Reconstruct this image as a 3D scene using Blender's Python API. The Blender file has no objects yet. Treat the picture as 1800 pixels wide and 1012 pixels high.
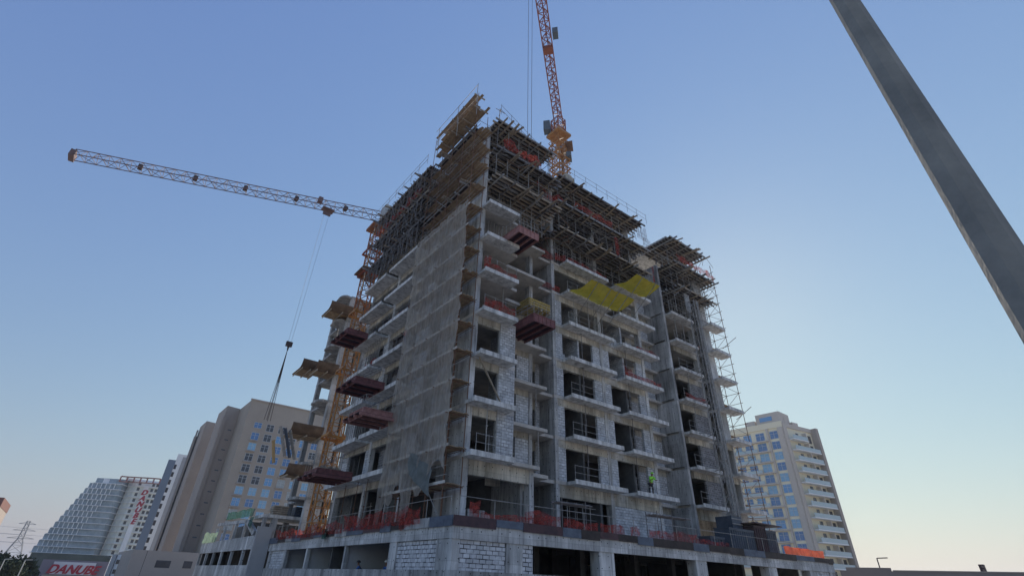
import bpy, math, random
from mathutils import Vector, Matrix
random.seed(7)
R = math.radians
S = bpy.context.scene
COL = S.collection
# ------------------------------------------------------------------ camera
cam_d = bpy.data.cameras.new("camera"); cam = bpy.data.objects.new("camera", cam_d); COL.objects.link(cam)
CAMP = Vector((0, 0, 1.6))
F, CX, CY = 870.49, 886.58, 462.83
p, r, h = R(32.831), R(2.2075), R(36.388)
fw = Vector((math.sin(h)*math.cos(p), math.cos(h)*math.cos(p), math.sin(p)))
rt0 = Vector((math.cos(h), -math.sin(h), 0)); up0 = rt0.cross(fw)
rt = math.cos(r)*rt0 + math.sin(r)*up0; up = -math.sin(r)*rt0 + math.cos(r)*up0
M = Matrix((rt, up, -fw)).transposed().to_4x4(); M.translation = CAMP
cam.matrix_world = M
cam_d.sensor_fit = 'HORIZONTAL'; cam_d.sensor_width = 36.0
cam_d.lens = 36.0*F/1800; cam_d.shift_x = (900-CX)/1800; cam_d.shift_y = -(506-CY)/1800
cam_d.clip_end = 9000
S.camera = cam
# ------------------------------------------------------------------ light
SUN_AZ, SUN_EL = 63.5, 26.0
W = bpy.data.worlds.new("World"); S.world = W; W.use_nodes = True
nt = W.node_tree
bg = nt.nodes['Background']; sky = nt.nodes.new('ShaderNodeTexSky'); sky.sky_type = 'NISHITA'
sky.sun_disc = False; sky.sun_elevation = R(SUN_EL); sky.sun_rotation = R(SUN_AZ)
sky.air_density = 2.0; sky.dust_density = 0.17; sky.ozone_density = 4.0; sky.altitude = 0
# the phone's tone response on the sky: each channel raised to a power and scaled
sep = nt.nodes.new('ShaderNodeSeparateColor'); com = nt.nodes.new('ShaderNodeCombineColor'); nt.links.new(sky.outputs[0], sep.inputs[0])
for c_, (pw, sc_) in enumerate(((.69, .45), (.66, .53), (.33, 1.165))):
    a_ = nt.nodes.new('ShaderNodeMath'); a_.operation = 'POWER'; a_.inputs[1].default_value = pw
    b_ = nt.nodes.new('ShaderNodeMath'); b_.operation = 'MULTIPLY'; b_.inputs[1].default_value = sc_
    nt.links.new(sep.outputs[c_], a_.inputs[0]); nt.links.new(a_.outputs[0], b_.inputs[0]); nt.links.new(b_.outputs[0], com.inputs[c_])
nt.links.new(com.outputs[0], bg.inputs[0]); bg.inputs[1].default_value = 0.15
sd = bpy.data.lights.new("sun", 'SUN'); so = bpy.data.objects.new("sun", sd); COL.objects.link(so)
sd.energy = 2.0; sd.angle = R(0.5); sd.color = (1.0, 0.90, 0.76)
sdir = Vector((math.sin(R(SUN_AZ))*math.cos(R(SUN_EL)), math.cos(R(SUN_AZ))*math.cos(R(SUN_EL)), math.sin(R(SUN_EL))))
so.rotation_euler = sdir.to_track_quat('Z', 'Y').to_euler(); so.location = (0, 0, 60)
S.view_settings.view_transform = 'Standard'; S.view_settings.look = 'None'
S.view_settings.gamma = 1; S.view_settings.exposure = 1.08
S.cycles.max_bounces = 8; S.cycles.transparent_max_bounces = 24
# ------------------------------------------------------------------ materials
def mat(name, col, rough=.8, metal=0., spec=.3):
    m = bpy.data.materials.new(name); m.use_nodes = True
    b = m.node_tree.nodes['Principled BSDF']
    b.inputs['Base Color'].default_value = (*col, 1); b.inputs['Roughness'].default_value = rough
    b.inputs['Metallic'].default_value = metal; b.inputs['Specular IOR Level'].default_value = spec
    return m
def N(m, t, **k):
    n = m.node_tree.nodes.new(t)
    for a, v in k.items(): setattr(n, a, v)
    return n
def noisy(name, c1, c2, scale=1.5, rough=.85, bump=.15, streak=False, c3=None, metal=0.):
    m = mat(name, c1, rough, metal); L = m.node_tree.links; b = m.node_tree.nodes['Principled BSDF']
    geo = N(m, 'ShaderNodeNewGeometry'); mp = N(m, 'ShaderNodeMapping')
    mp.inputs['Scale'].default_value = (1, 1, .25) if streak else (1, 1, 1)
    L.new(geo.outputs['Position'], mp.inputs[0])
    n1 = N(m, 'ShaderNodeTexNoise'); n1.inputs['Scale'].default_value = scale; n1.inputs['Detail'].default_value = 8; n1.inputs['Roughness'].default_value = .65
    L.new(mp.outputs[0], n1.inputs[0])
    rp = N(m, 'ShaderNodeValToRGB'); rp.color_ramp.elements[0].position = .32; rp.color_ramp.elements[1].position = .68
    rp.color_ramp.elements[0].color = (*c2, 1); rp.color_ramp.elements[1].color = (*c1, 1)
    if c3:
        e = rp.color_ramp.elements.new(.52); e.color = (*c3, 1)
    L.new(n1.outputs[0], rp.inputs[0]); L.new(rp.outputs[0], b.inputs['Base Color'])
    if bump:
        n2 = N(m, 'ShaderNodeTexNoise'); n2.inputs['Scale'].default_value = scale*12; n2.inputs['Detail'].default_value = 5
        L.new(geo.outputs['Position'], n2.inputs[0])
        bp = N(m, 'ShaderNodeBump'); bp.inputs['Strength'].default_value = bump; bp.inputs['Distance'].default_value = .03
        L.new(n2.outputs[0], bp.inputs['Height']); L.new(bp.outputs[0], b.inputs['Normal'])
    return m
def concrete(name, lo, hi, lift=3.2):
    """bare concrete with pour joints, tie holes and streaky stains"""
    m = mat(name, hi, .88); L = m.node_tree.links; b = m.node_tree.nodes['Principled BSDF']
    geo = N(m, 'ShaderNodeNewGeometry'); sx = N(m, 'ShaderNodeSeparateXYZ'); L.new(geo.outputs['Position'], sx.inputs[0])
    ad = N(m, 'ShaderNodeMath', operation='ADD'); L.new(sx.outputs[0], ad.inputs[0]); L.new(sx.outputs[1], ad.inputs[1])
    cb = N(m, 'ShaderNodeCombineXYZ'); L.new(ad.outputs[0], cb.inputs[0]); L.new(sx.outputs[2], cb.inputs[1])
    br = N(m, 'ShaderNodeTexBrick'); br.offset = 0
    br.inputs['Color1'].default_value = (.62, .62, .62, 1); br.inputs['Color2'].default_value = (1, 1, 1, 1); br.inputs['Mortar'].default_value = (.45, .45, .45, 1)
    br.inputs['Scale'].default_value = 1; br.inputs['Mortar Size'].default_value = .012; br.inputs['Brick Width'].default_value = 1.22; br.inputs['Row Height'].default_value = 2.44*.5
    L.new(cb.outputs[0], br.inputs[0])
    mp = N(m, 'ShaderNodeMapping'); mp.inputs['Scale'].default_value = (1, 1, .22); L.new(geo.outputs['Position'], mp.inputs[0])
    n1 = N(m, 'ShaderNodeTexNoise'); n1.inputs['Scale'].default_value = 1.3; n1.inputs['Detail'].default_value = 9; n1.inputs['Roughness'].default_value = .7; L.new(mp.outputs[0], n1.inputs[0])
    rp = N(m, 'ShaderNodeValToRGB'); rp.color_ramp.elements[0].position = .36; rp.color_ramp.elements[1].position = .62
    rp.color_ramp.elements[0].color = (*lo, 1); rp.color_ramp.elements[1].color = (*hi, 1); L.new(n1.outputs[0], rp.inputs[0])
    mx = N(m, 'ShaderNodeMix', data_type='RGBA', blend_type='MULTIPLY'); mx.inputs[0].default_value = .55
    L.new(rp.outputs[0], mx.inputs[6]); L.new(br.outputs[0], mx.inputs[7])
    nl = N(m, 'ShaderNodeTexNoise'); nl.inputs['Scale'].default_value = .35; nl.inputs['Detail'].default_value = 3; L.new(geo.outputs['Position'], nl.inputs[0])
    rl_ = N(m, 'ShaderNodeMapRange'); rl_.inputs[1].default_value = .35; rl_.inputs[2].default_value = .65; rl_.inputs[3].default_value = .72; rl_.inputs[4].default_value = 1.1; L.new(nl.outputs[0], rl_.inputs[0])
    md = N(m, 'ShaderNodeMapping'); md.inputs['Scale'].default_value = (7, 7, .35); L.new(geo.outputs['Position'], md.inputs[0])
    nd = N(m, 'ShaderNodeTexNoise'); nd.inputs['Scale'].default_value = 1; nd.inputs['Detail'].default_value = 3; L.new(md.outputs[0], nd.inputs[0])
    rd = N(m, 'ShaderNodeMapRange'); rd.inputs[1].default_value = .56; rd.inputs[2].default_value = .70; rd.inputs[3].default_value = 1; rd.inputs[4].default_value = .55; L.new(nd.outputs[0], rd.inputs[0])
    mu = N(m, 'ShaderNodeMath', operation='MULTIPLY'); L.new(rl_.outputs[0], mu.inputs[0]); L.new(rd.outputs[0], mu.inputs[1])
    mxl = N(m, 'ShaderNodeMix', data_type='RGBA', blend_type='MULTIPLY'); mxl.inputs[0].default_value = 1; L.new(mx.outputs[2], mxl.inputs[6]); L.new(mu.outputs[0], mxl.inputs[7]); mx = mxl
    # tie holes
    v = N(m, 'ShaderNodeTexVoronoi'); v.inputs['Scale'].default_value = 1.6; v.inputs['Randomness'].default_value = .25; L.new(cb.outputs[0], v.inputs[0])
    v.voronoi_dimensions = '2D'
    lt = N(m, 'ShaderNodeMath', operation='LESS_THAN'); lt.inputs[1].default_value = .055; L.new(v.outputs['Distance'], lt.inputs[0])
    mx2 = N(m, 'ShaderNodeMix', data_type='RGBA'); mx2.inputs[7].default_value = (.05, .05, .05, 1)
    L.new(lt.outputs[0], mx2.inputs[0]); L.new(mx.outputs[2], mx2.inputs[6]); L.new(mx2.outputs[2], b.inputs['Base Color'])
    n2 = N(m, 'ShaderNodeTexNoise'); n2.inputs['Scale'].default_value = 14; n2.inputs['Detail'].default_value = 6; L.new(geo.outputs['Position'], n2.inputs[0])
    bp = N(m, 'ShaderNodeBump'); bp.inputs['Strength'].default_value = .25; bp.inputs['Distance'].default_value = .03
    L.new(n2.outputs[0], bp.inputs['Height']); L.new(bp.outputs[0], b.inputs['Normal'])
    return m
def blockwork(name, c1, c2, mortar, ms=.02, jitter=.5):
    m = mat(name, c1, .92); L = m.node_tree.links; b = m.node_tree.nodes['Principled BSDF']
    geo = N(m, 'ShaderNodeNewGeometry'); sx = N(m, 'ShaderNodeSeparateXYZ'); L.new(geo.outputs['Position'], sx.inputs[0])
    ad = N(m, 'ShaderNodeMath', operation='ADD'); L.new(sx.outputs[0], ad.inputs[0]); L.new(sx.outputs[1], ad.inputs[1])
    cb = N(m, 'ShaderNodeCombineXYZ'); L.new(ad.outputs[0], cb.inputs[0]); L.new(sx.outputs[2], cb.inputs[1])
    nw = N(m, 'ShaderNodeTexNoise'); nw.inputs['Scale'].default_value = 3.5; L.new(cb.outputs[0], nw.inputs[0])
    vm = N(m, 'ShaderNodeVectorMath', operation='MULTIPLY_ADD'); vm.inputs[1].default_value = (.035, .03, 0); L.new(nw.outputs['Color'], vm.inputs[0]); L.new(cb.outputs[0], vm.inputs[2])
    br = N(m, 'ShaderNodeTexBrick'); br.inputs['Color1'].default_value = (*c1, 1); br.inputs['Color2'].default_value = (*c2, 1); br.inputs['Mortar'].default_value = (*mortar, 1)
    br.inputs['Scale'].default_value = 1; br.inputs['Mortar Size'].default_value = ms; br.inputs['Mortar Smooth'].default_value = .3
    br.inputs['Brick Width'].default_value = .4; br.inputs['Row Height'].default_value = .2
    L.new(vm.outputs[0], br.inputs[0])
    n1 = N(m, 'ShaderNodeTexNoise'); n1.inputs['Scale'].default_value = 2.2; n1.inputs['Detail'].default_value = 8; L.new(geo.outputs['Position'], n1.inputs[0])
    rp = N(m, 'ShaderNodeValToRGB'); rp.color_ramp.elements[0].position = .3; rp.color_ramp.elements[1].position = .7
    rp.color_ramp.elements[0].color = (jitter, jitter, jitter, 1); L.new(n1.outputs[0], rp.inputs[0])
    n3 = N(m, 'ShaderNodeTexNoise'); n3.inputs['Scale'].default_value = 1.7; n3.inputs['Detail'].default_value = 4; L.new(cb.outputs[0], n3.inputs[0])
    r3 = N(m, 'ShaderNodeMapRange'); r3.inputs[1].default_value = .42; r3.inputs[2].default_value = .62; r3.inputs[3].default_value = 0; r3.inputs[4].default_value = .75; L.new(n3.outputs[0], r3.inputs[0])
    n4 = N(m, 'ShaderNodeTexNoise'); n4.inputs['Scale'].default_value = 5; n4.inputs['Detail'].default_value = 3; L.new(cb.outputs[0], n4.inputs[0])
    r4 = N(m, 'ShaderNodeValToRGB'); r4.color_ramp.elements[0].position = .3; r4.color_ramp.elements[1].position = .7; r4.color_ramp.elements[0].color = (*c2, 1); r4.color_ramp.elements[1].color = (*c1, 1); L.new(n4.outputs[0], r4.inputs[0])
    ms_ = N(m, 'ShaderNodeMix', data_type='RGBA'); L.new(r3.outputs[0], ms_.inputs[0]); L.new(br.outputs[0], ms_.inputs[6]); L.new(r4.outputs[0], ms_.inputs[7])
    mx = N(m, 'ShaderNodeMix', data_type='RGBA', blend_type='MULTIPLY'); mx.inputs[0].default_value = .8
    L.new(ms_.outputs[2], mx.inputs[6]); L.new(rp.outputs[0], mx.inputs[7]); L.new(mx.outputs[2], b.inputs['Base Color'])
    bp = N(m, 'ShaderNodeBump'); bp.inputs['Strength'].default_value = .5; bp.inputs['Distance'].default_value = .03; bp.invert = True
    L.new(br.outputs['Fac'], bp.inputs['Height']); L.new(bp.outputs[0], b.inputs['Normal'])
    return m
def netting(name, c, alpha, trans=.35, scale=1.4, var=.25, zs=.35, cv=.7, ys=1):
    m = bpy.data.materials.new(name); m.use_nodes = True; T = m.node_tree; T.nodes.clear(); L = T.links
    out = N(m, 'ShaderNodeOutputMaterial'); tr = N(m, 'ShaderNodeBsdfTransparent'); df = N(m, 'ShaderNodeBsdfDiffuse'); tl = N(m, 'ShaderNodeBsdfTranslucent')
    geo = N(m, 'ShaderNodeNewGeometry'); mp = N(m, 'ShaderNodeMapping'); mp.inputs['Scale'].default_value = (ys, ys, zs); L.new(geo.outputs['Position'], mp.inputs[0])
    n1 = N(m, 'ShaderNodeTexNoise'); n1.inputs['Scale'].default_value = scale; n1.inputs['Detail'].default_value = 7; n1.inputs['Roughness'].default_value = .7; L.new(mp.outputs[0], n1.inputs[0])
    rp = N(m, 'ShaderNodeMapRange'); rp.inputs[1].default_value = .3; rp.inputs[2].default_value = .7
    rp.inputs[3].default_value = max(0, alpha-var); rp.inputs[4].default_value = min(1, alpha+var); L.new(n1.outputs[0], rp.inputs[0])
    nc = N(m, 'ShaderNodeTexNoise'); nc.inputs['Scale'].default_value = 1.9; nc.inputs['Detail'].default_value = 6; L.new(geo.outputs['Position'], nc.inputs[0])
    rc_ = N(m, 'ShaderNodeValToRGB'); rc_.color_ramp.elements[0].position = .35; rc_.color_ramp.elements[1].position = .65
    rc_.color_ramp.elements[0].color = (*[q*cv for q in c], 1); rc_.color_ramp.elements[1].color = (*c, 1); L.new(nc.outputs[0], rc_.inputs[0]); L.new(rc_.outputs[0], df.inputs[0]); L.new(rc_.outputs[0], tl.inputs[0])
    m1 = N(m, 'ShaderNodeMixShader'); m1.inputs[0].default_value = trans; L.new(df.outputs[0], m1.inputs[1]); L.new(tl.outputs[0], m1.inputs[2])
    m2 = N(m, 'ShaderNodeMixShader'); L.new(rp.outputs[0], m2.inputs[0]); L.new(tr.outputs[0], m2.inputs[1]); L.new(m1.outputs[0], m2.inputs[2]); L.new(m2.outputs[0], out.inputs[0])
    return m
CON = concrete('bare_concrete', (.24, .24, .24), (.58, .58, .575))
CON2 = concrete('pale_concrete', (.36, .36, .36), (.72, .72, .715))
CONT = concrete('bounce_warmed_concrete', (.38, .355, .30), (.72, .675, .58))  # warm bounce light under the balconies is put into this concrete colour
CDARK = noisy('inner_concrete_shaded', (.13, .13, .13), (.07, .07, .07), 1.2, bump=.1)  # interior shade put into the colour, a darkened copy of the concrete
SOFF = noisy('slab_concrete', (.60, .565, .52), (.32, .30, .28), .9, bump=.15, c3=(.50, .47, .43))
SEDGE = noisy('slab_edge', (.78, .78, .77), (.30, .30, .295), 2.6, bump=.3, c3=(.62, .615, .60), streak=True)
BLK = blockwork('block_wall', (.76, .78, .81), (.48, .50, .53), (.20, .20, .21), .02, .6)
BLKP = blockwork('rough_block_wall', (.78, .79, .82), (.54, .55, .58), (.05, .05, .055), .024, .62)
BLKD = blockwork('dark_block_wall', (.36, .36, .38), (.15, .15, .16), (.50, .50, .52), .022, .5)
PLAS = noisy('smooth_grey_render', (.44, .44, .45), (.38, .38, .39), .5, bump=.05)
STEEL = noisy('galvanised_tube', (.44, .43, .42), (.22, .21, .20), 4, .6, 0, metal=.2)
RUST = noisy('rusty_tube', (.24, .13, .08), (.12, .07, .05), 5, .8, 0)
DARKM = noisy('dark_joist_metal', (.26, .245, .245), (.13, .125, .125), 3, .65, 0, metal=.1)
TIMB = noisy('weathered_timber', (.46, .39, .31), (.27, .22, .17), 3, .9, .2)
PLANK = noisy('scaffold_board', (.44, .32, .20), (.20, .14, .095), 2.5, .9, .2)
PLY = noisy('film_faced_plywood', (.105, .055, .06), (.05, .032, .04), 1.8, .6, .05)
PLYB = noisy('grey_blue_plywood', (.14, .17, .215), (.07, .085, .12), 2.2, .7, .05)
PLYU = noisy('plywood_soffit', (.075, .06, .055), (.035, .03, .03), 1.6, .8, .05)
PLAT = noisy('painted_platform_red', (.27, .115, .115), (.13, .06, .062), 3.2, .6, .05)
PLATP = noisy('faded_platform_pink', (.46, .24, .22), (.26, .13, .12), 3.2, .65, .05)
ORNG = noisy('crane_yellow_orange', (.50, .25, .075), (.27, .125, .05), 1.5, .5, 0)
CRED = noisy('crane_red', (.40, .12, .07), (.22, .075, .05), 1.2, .5, 0)
CRUS = noisy('crane_rust_orange', (.42, .17, .06), (.22, .09, .045), 1.2, .5, 0)
CDRK = mat('crane_dark_steel', (.12, .09, .085), .55, .3)
CPINK = noisy('crane_faded_red', (.26, .17, .16), (.17, .12, .115), .8, .6, 0)
CABW = mat('cab_grey_white', (.45, .46, .45), .5)
CABB = mat('cab_blue_grey', (.10, .13, .16), .5)
REDN = netting('red_safety_net', (.52, .10, .085), .52, .4, 2.2, .42, 1.3)
ORGN = netting('orange_safety_net', (.80, .16, .08), .9, .5, 2.5, .1)
GRNN = netting('green_debris_net', (.07, .17, .14), .85, .4, 1.5)
PGRN = netting('pale_green_net', (.34, .46, .33), .8, .4, 1.5, .1)
BRNN = netting('grey_brown_debris_net', (.60, .55, .49), .55, .42, 1.6, .19, .22, .86, 3.2)
YELN = netting('yellow_mesh_sheet', (.84, .63, .08), .95, .6, 1.3, .05, 1, .82)
ROPE = mat('steel_rope', (.10, .10, .11), .6)
ROPEL = mat('far_steel_rope', (.30, .32, .36), .6)
BLUE = noisy('blue_grey_container', (.075, .10, .14), (.04, .055, .08), 1.5, .5, 0)
PURP = noisy('dark_maroon_box', (.07, .035, .045), (.03, .02, .03), 1.5, .6, 0)
GALV = noisy('lamp_post_galvanised', (.36, .345, .31), (.20, .20, .19), 1.6, .9, .2)
# ------------------------------------------------------------------ geometry helpers
ORG = {}
class MB:
    def __init__(s): s.v = []; s.f = []
    def hexa(s, P):
        n = len(s.v); s.v += [tuple(q) for q in P]
        for a in ((0,3,2,1),(4,5,6,7),(0,1,5,4),(1,2,6,5),(2,3,7,6),(3,0,4,7)): s.f.append(tuple(n+i for i in a))
        return s
    def box(s, x0, x1, y0, y1, z0, z1):
        return s.hexa(((x0,y0,z0),(x1,y0,z0),(x1,y1,z0),(x0,y1,z0),(x0,y0,z1),(x1,y0,z1),(x1,y1,z1),(x0,y1,z1)))
    def bar(s, a, b, w=.05, hh=None):
        a = Vector(a); b = Vector(b); d = (b-a).normalized(); hh = hh or w
        u = d.cross(Vector((0,0,1)))
        if u.length < .01: u = Vector((1,0,0))
        u.normalize(); v = u.cross(d); u = u*w/2; v = v*hh/2
        return s.hexa((a-u-v, a+u-v, a+u+v, a-u+v, b-u-v, b+u-v, b+u+v, b-u+v))
    def tube(s, a, b, r=.03, n=6, r2=None):
        a = Vector(a); b = Vector(b); d = (b-a).normalized(); r2 = r if r2 is None else r2
        u = d.cross(Vector((0,0,1)))
        if u.length < .01: u = Vector((1,0,0))
        u.normalize(); v = u.cross(d); k = len(s.v)
        for c, rr in ((a, r), (b, r2)):
            for i in range(n):
                t = 2*math.pi*i/n; s.v.append(tuple(c+u*rr*math.cos(t)+v*rr*math.sin(t)))
        for i in range(n): s.f.append((k+i, k+(i+1)%n, k+n+(i+1)%n, k+n+i))
        s.f.append(tuple(k+i for i in range(n))[::-1]); s.f.append(tuple(k+n+i for i in range(n)))
        return s
    def prism(s, pts, z0, z1):
        n = len(pts); k = len(s.v)
        s.v += [(x, y, z0) for x, y in pts]+[(x, y, z1) for x, y in pts]
        for i in range(n): s.f.append((k+i, k+(i+1)%n, k+n+(i+1)%n, k+n+i))
        s.f.append(tuple(k+i for i in range(n))[::-1]); s.f.append(tuple(k+n+i for i in range(n)))
        return s
    def quad(s, a, b, c, d):
        n = len(s.v); s.v += [tuple(a), tuple(b), tuple(c), tuple(d)]; s.f.append((n, n+1, n+2, n+3)); return s
    def build(s, name, m, parent=None, label=None, cat=None, group=None, kind=None, smooth=False):
        if parent is not None: o0 = ORG[parent.name]
        else:
            xs = [q[0] for q in s.v]; ys = [q[1] for q in s.v]; zs = [q[2] for q in s.v]
            o0 = Vector(((min(xs)+max(xs))/2, (min(ys)+max(ys))/2, min(zs)))
        me = bpy.data.meshes.new(name); me.from_pydata([tuple(Vector(q)-o0) for q in s.v], [], s.f)
        me.materials.append(m)
        if smooth:
            for pl in me.polygons: pl.use_smooth = True
        o = bpy.data.objects.new(name, me); COL.objects.link(o)
        if parent is not None: o.parent = parent
        else: o.location = o0
        ORG[o.name] = o0
        tag(o, label, cat, group, kind)
        return o
def tag(o, label=None, cat=None, group=None, kind=None):
    if label: o['label'] = label
    if cat: o['category'] = cat
    if group: o['group'] = group
    if kind: o['kind'] = kind
def thing(name, label, cat, loc, group=None):
    o = bpy.data.objects.new(name, None); COL.objects.link(o); o.location = loc; o.empty_display_size = .3
    ORG[o.name] = Vector(loc); tag(o, label, cat, group); return o
def crumple(o_a, o_b, updir, nu=24, nv=5, amp=.12, hvar=.25, out=(0,0,0)):
    """wrinkled net sheet between a and b, raised along updir"""
    a = Vector(o_a); b = Vector(o_b); U = Vector(updir); m = MB(); d = (b-a); nrm = d.cross(U).normalized()
    ph = random.random()*9
    for i in range(nu+1):
        t = i/nu; hs = 1-hvar*(.5+.5*math.sin(t*nu*.55+ph)*math.cos(t*nu*.23+ph*2))-random.random()*hvar*.12
        for j in range(nv+1):
            s_ = j/nv
            w = amp*(math.sin(t*nu*.9+ph+j*.6)*.6+.4*math.sin(t*nu*.37+ph*3)+random.uniform(-.25, .25))*(0.4+.6*s_)
            m.v.append(tuple(a+d*t+U*(s_*hs)+nrm*w+Vector(out)*s_))
    for i in range(nu):
        for j in range(nv):
            k = i*(nv+1)+j; m.f.append((k, k+nv+1, k+nv+2, k+1))
    return m
FH = 3.2
HAZE = 0.00022
def Z(k): return 8.1+FH*k
DECK = 4.3
ORD = ['first', 'second', 'third', 'fourth', 'fifth', 'sixth', 'seventh', 'eighth', 'ninth', 'tenth']
# ------------------------------------------------------------------ ground
gm = noisy('sand_ground', (.50, .44, .36), (.42, .37, .30), .05, bump=0)
MB().box(-3500, 3500, -1500, 6000, -4.3, -4.0).build('ground', gm, kind='structure')
# ================================================================== THE TOWER
tower = thing('unfinished_tower', 'grey concrete apartment tower under construction in the middle, bare slabs and block infill', 'building', (17, 26.4, DECK))
def slab_plate(k, m):
    z1 = Z(k); z0 = z1-.24
    b = MB()
    b.box(17.0, 20.75, 26.4, 29.2, z0, z1); b.box(20.75, 25.2, 28.0, 29.2, z0, z1)
    b.box(25.2, 26.7, 29.0, 29.2, z0, z1)
    if k == 0: b.box(20.75, 22.6, 26.4, 28.0, z0, z1); b.box(20.3, 22.6, 25.9, 26.4, z0, z1-.03)
    b.box(26.7, 38.9, 28.8, 29.2, z0, z1)
    b.box(38.9, 43.3, 30.3, 30.5, z0, z1)
    b.box(17.0, 38.9, 29.2, 40.0, z0, z1); b.box(17.0, 29.0, 40.0, 47.0, z0, z1)
    b.box(38.9, 43.3, 30.5, 40.0, z0, z1); b.box(43.3, 49.0, 28.8, 40.0, z0, z1); b.box(49.0, 50.6, 27.8, 40.0, z0, z1)
    return b.build('floor_slab', m, tower)
for k in range(0, 9): slab_plate(k, SOFF)
# top deck slab (plywood carries it) stops short
def part(name, m, *boxes, label=None):
    b = MB()
    for q in boxes: b.box(*q)
    return b.build(name, m, tower, label=label)
E_ = .003
# --- balconies: (x0,x1,y0,y1,k list)
bal = []
for k in range(0, 7):
    bal.append((16.75 if k < 2 else 17.0, 20.1, 25.32, 26.4-E_, k))            # bay A
    bal.append((27.7, 33.4, 27.75, 28.8-E_, k)); bal.append((34.6, 40.0, 27.75, 28.8-E_, k))
    bal.append((43.5, 47.5, 27.75, 28.8-E_, k)); bal.append((49.0, 51.9, 26.55, 27.8-E_, k))
    bal.append((15.72, 17.0-E_, 34.9, 40.5, k)); bal.append((15.72, 17.0-E_, 41.2, 46.3, k))
for (x0, x1, y0, y1, k) in bal:
    b = MB(); z1 = Z(k)-.02
    b.box(x0, x1, y0, y1, z1-.22, z1+(.0))
    # small upstand kerb on the free edges
    if y1-y0 < 2 and y0 < 29: b.box(x0, x1, y0, y0+.12, z1+E_, z1+.1)
    else: b.box(x0, x0+.12, y0, y1, z1+E_, z1+.1)
    b.build('balcony_slab', SEDGE, tower)
# --- facade helper in the front planes (boxes have real wall thickness .25 going inwards)
def wall(name, m, x0, x1, y, z0, z1, t=.22, label=None): return part(name, m, (x0, x1, y, y+t, z0, z1), label=label)
def lwall(name, m, y0, y1, x, z0, z1, t=.22): return part(name, m, (x, x+t, y0, y1, z0, z1))
def col(x0, x1, y0, y1, z0, z1, m=CON): return part('column', m, (x0, x1, y0, y1, z0, z1))
SL = .24
ZT = Z(8)
# columns, one per storey so the pour joints show
def storeys(k0, k1):
    for k in range(k0, k1):
        yield k, (DECK if k < 0 else Z(k)), Z(k+1)-SL
COLS = [(17.0, 17.38, 26.42, 27.0), (24.4, 24.75, 29.22, 29.8), (26.7, 27.05, 28.82, 29.4), (32.55, 32.95, 28.85, 29.4), (38.5, 38.88, 28.82, 29.4),
        (48.6, 48.98, 28.82, 29.4)]
cb_ = {}
for (x0, x1, y0, y1) in COLS:
    b = MB()
    for k, za, zb in storeys(-1, 9):
        if (x0 == 24.4): pass
        b.box(x0, x1, y0, y1, za, zb)
    b.build('column', CON2, tower)
for (x0, x1, y0, y1, za) in ((22.15, 22.5, 26.42, 27.0, DECK), (38.5, 38.8, 29.6, 30.2, DECK)):
    part('column', CON2, (x0, x1, y0, y1, za, Z(0)-SL))
# dropped edge beams
for k in range(-1, 6):
    zt = Z(k+1)-SL; zb = zt-(.86 if k == -1 else .55)
    mm = CONT
    wall('edge_beam', mm, 17.4, 19.35 if k >= 0 else 22.14, 26.44, zb, zt, .3) if k < 3 else None
    wall('edge_beam', mm, 27.07, 32.53, 28.86, zb, zt, .3); wall('edge_beam', mm, 32.97, 38.48, 28.86, zb, zt, .3)
    if k <= 3: wall('edge_beam', mm, 20.8, 24.38, 29.25, zb+.1, zt, .25)
    if k < 5: wall('edge_beam', mm, 44.4, 48.58, 28.86, zb, zt, .3)
    if k in (0, 1): wall('edge_beam', mm, 49.36, 50.38, 27.88, zb, zt, .2)
# bay A block wall between window and corner return
for k in range(0, 3):
    zb, zt = Z(k), Z(k+1)-SL
    wall('block_wall', BLK, 19.38, 20.74, 26.42, zb, zt)
    part('block_wall', BLK, (20.5, 20.74, 26.67, 29.2, zb, zt))
    wall('column', CON, 19.3, 19.375, 26.46, zb, zt-.55, .2)
# bay B set-back walls
for k in range(0, 4):
    zb, zt = Z(k), Z(k+1)-SL
    top = zt-.46
    wall('block_wall', BLK, 23.15, 24.38, 29.25, zb, top, .22)
    wall('block_wall', BLK, 20.76, 21.3, 29.25, zb, top, .22)
    if k < 4:
        wall('block_wall', BLK, 24.8, 25.4, 30.6, zb, zt, .22); wall('block_wall', BLK, 26.25, 26.69, 30.6, zb, zt, .22)
        wall('edge_beam', CONT, 25.4, 26.25, 30.62, zt-.75, zt, .2)
# slot side: thin slab bridging is part of the floor plate; C flank shear wall
for k, zb, zt in storeys(-1, 9):
    part('concrete_wall', CON, (26.72, 26.95, 29.42, 33.0, zb, zt))
# C infill
for k in range(0, 5):
    zb, zt = Z(k), Z(k+1)-SL-.555
    wall('block_wall', BLK, 27.07, 27.85, 28.88, zb, zt)
    if k < 4:
        wall('block_wall', BLK, 31.6, 32.53, 28.88, zb, zt); wall('block_wall', BLK, 32.97, 33.75, 28.88, zb, zt); wall('block_wall', BLK, 37.6, 38.48, 28.88, zb, zt)
    # inner partitions seen through the openings
    part('partition_wall', CDARK if k < 3 else BLK, (29.75, 29.95, 28.95, 33.0, Z(k), Z(k+1)-SL)); part('partition_wall', CDARK if k < 3 else BLK, (35.75, 35.95, 28.95, 33.0, Z(k), Z(k+1)-SL))
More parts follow.
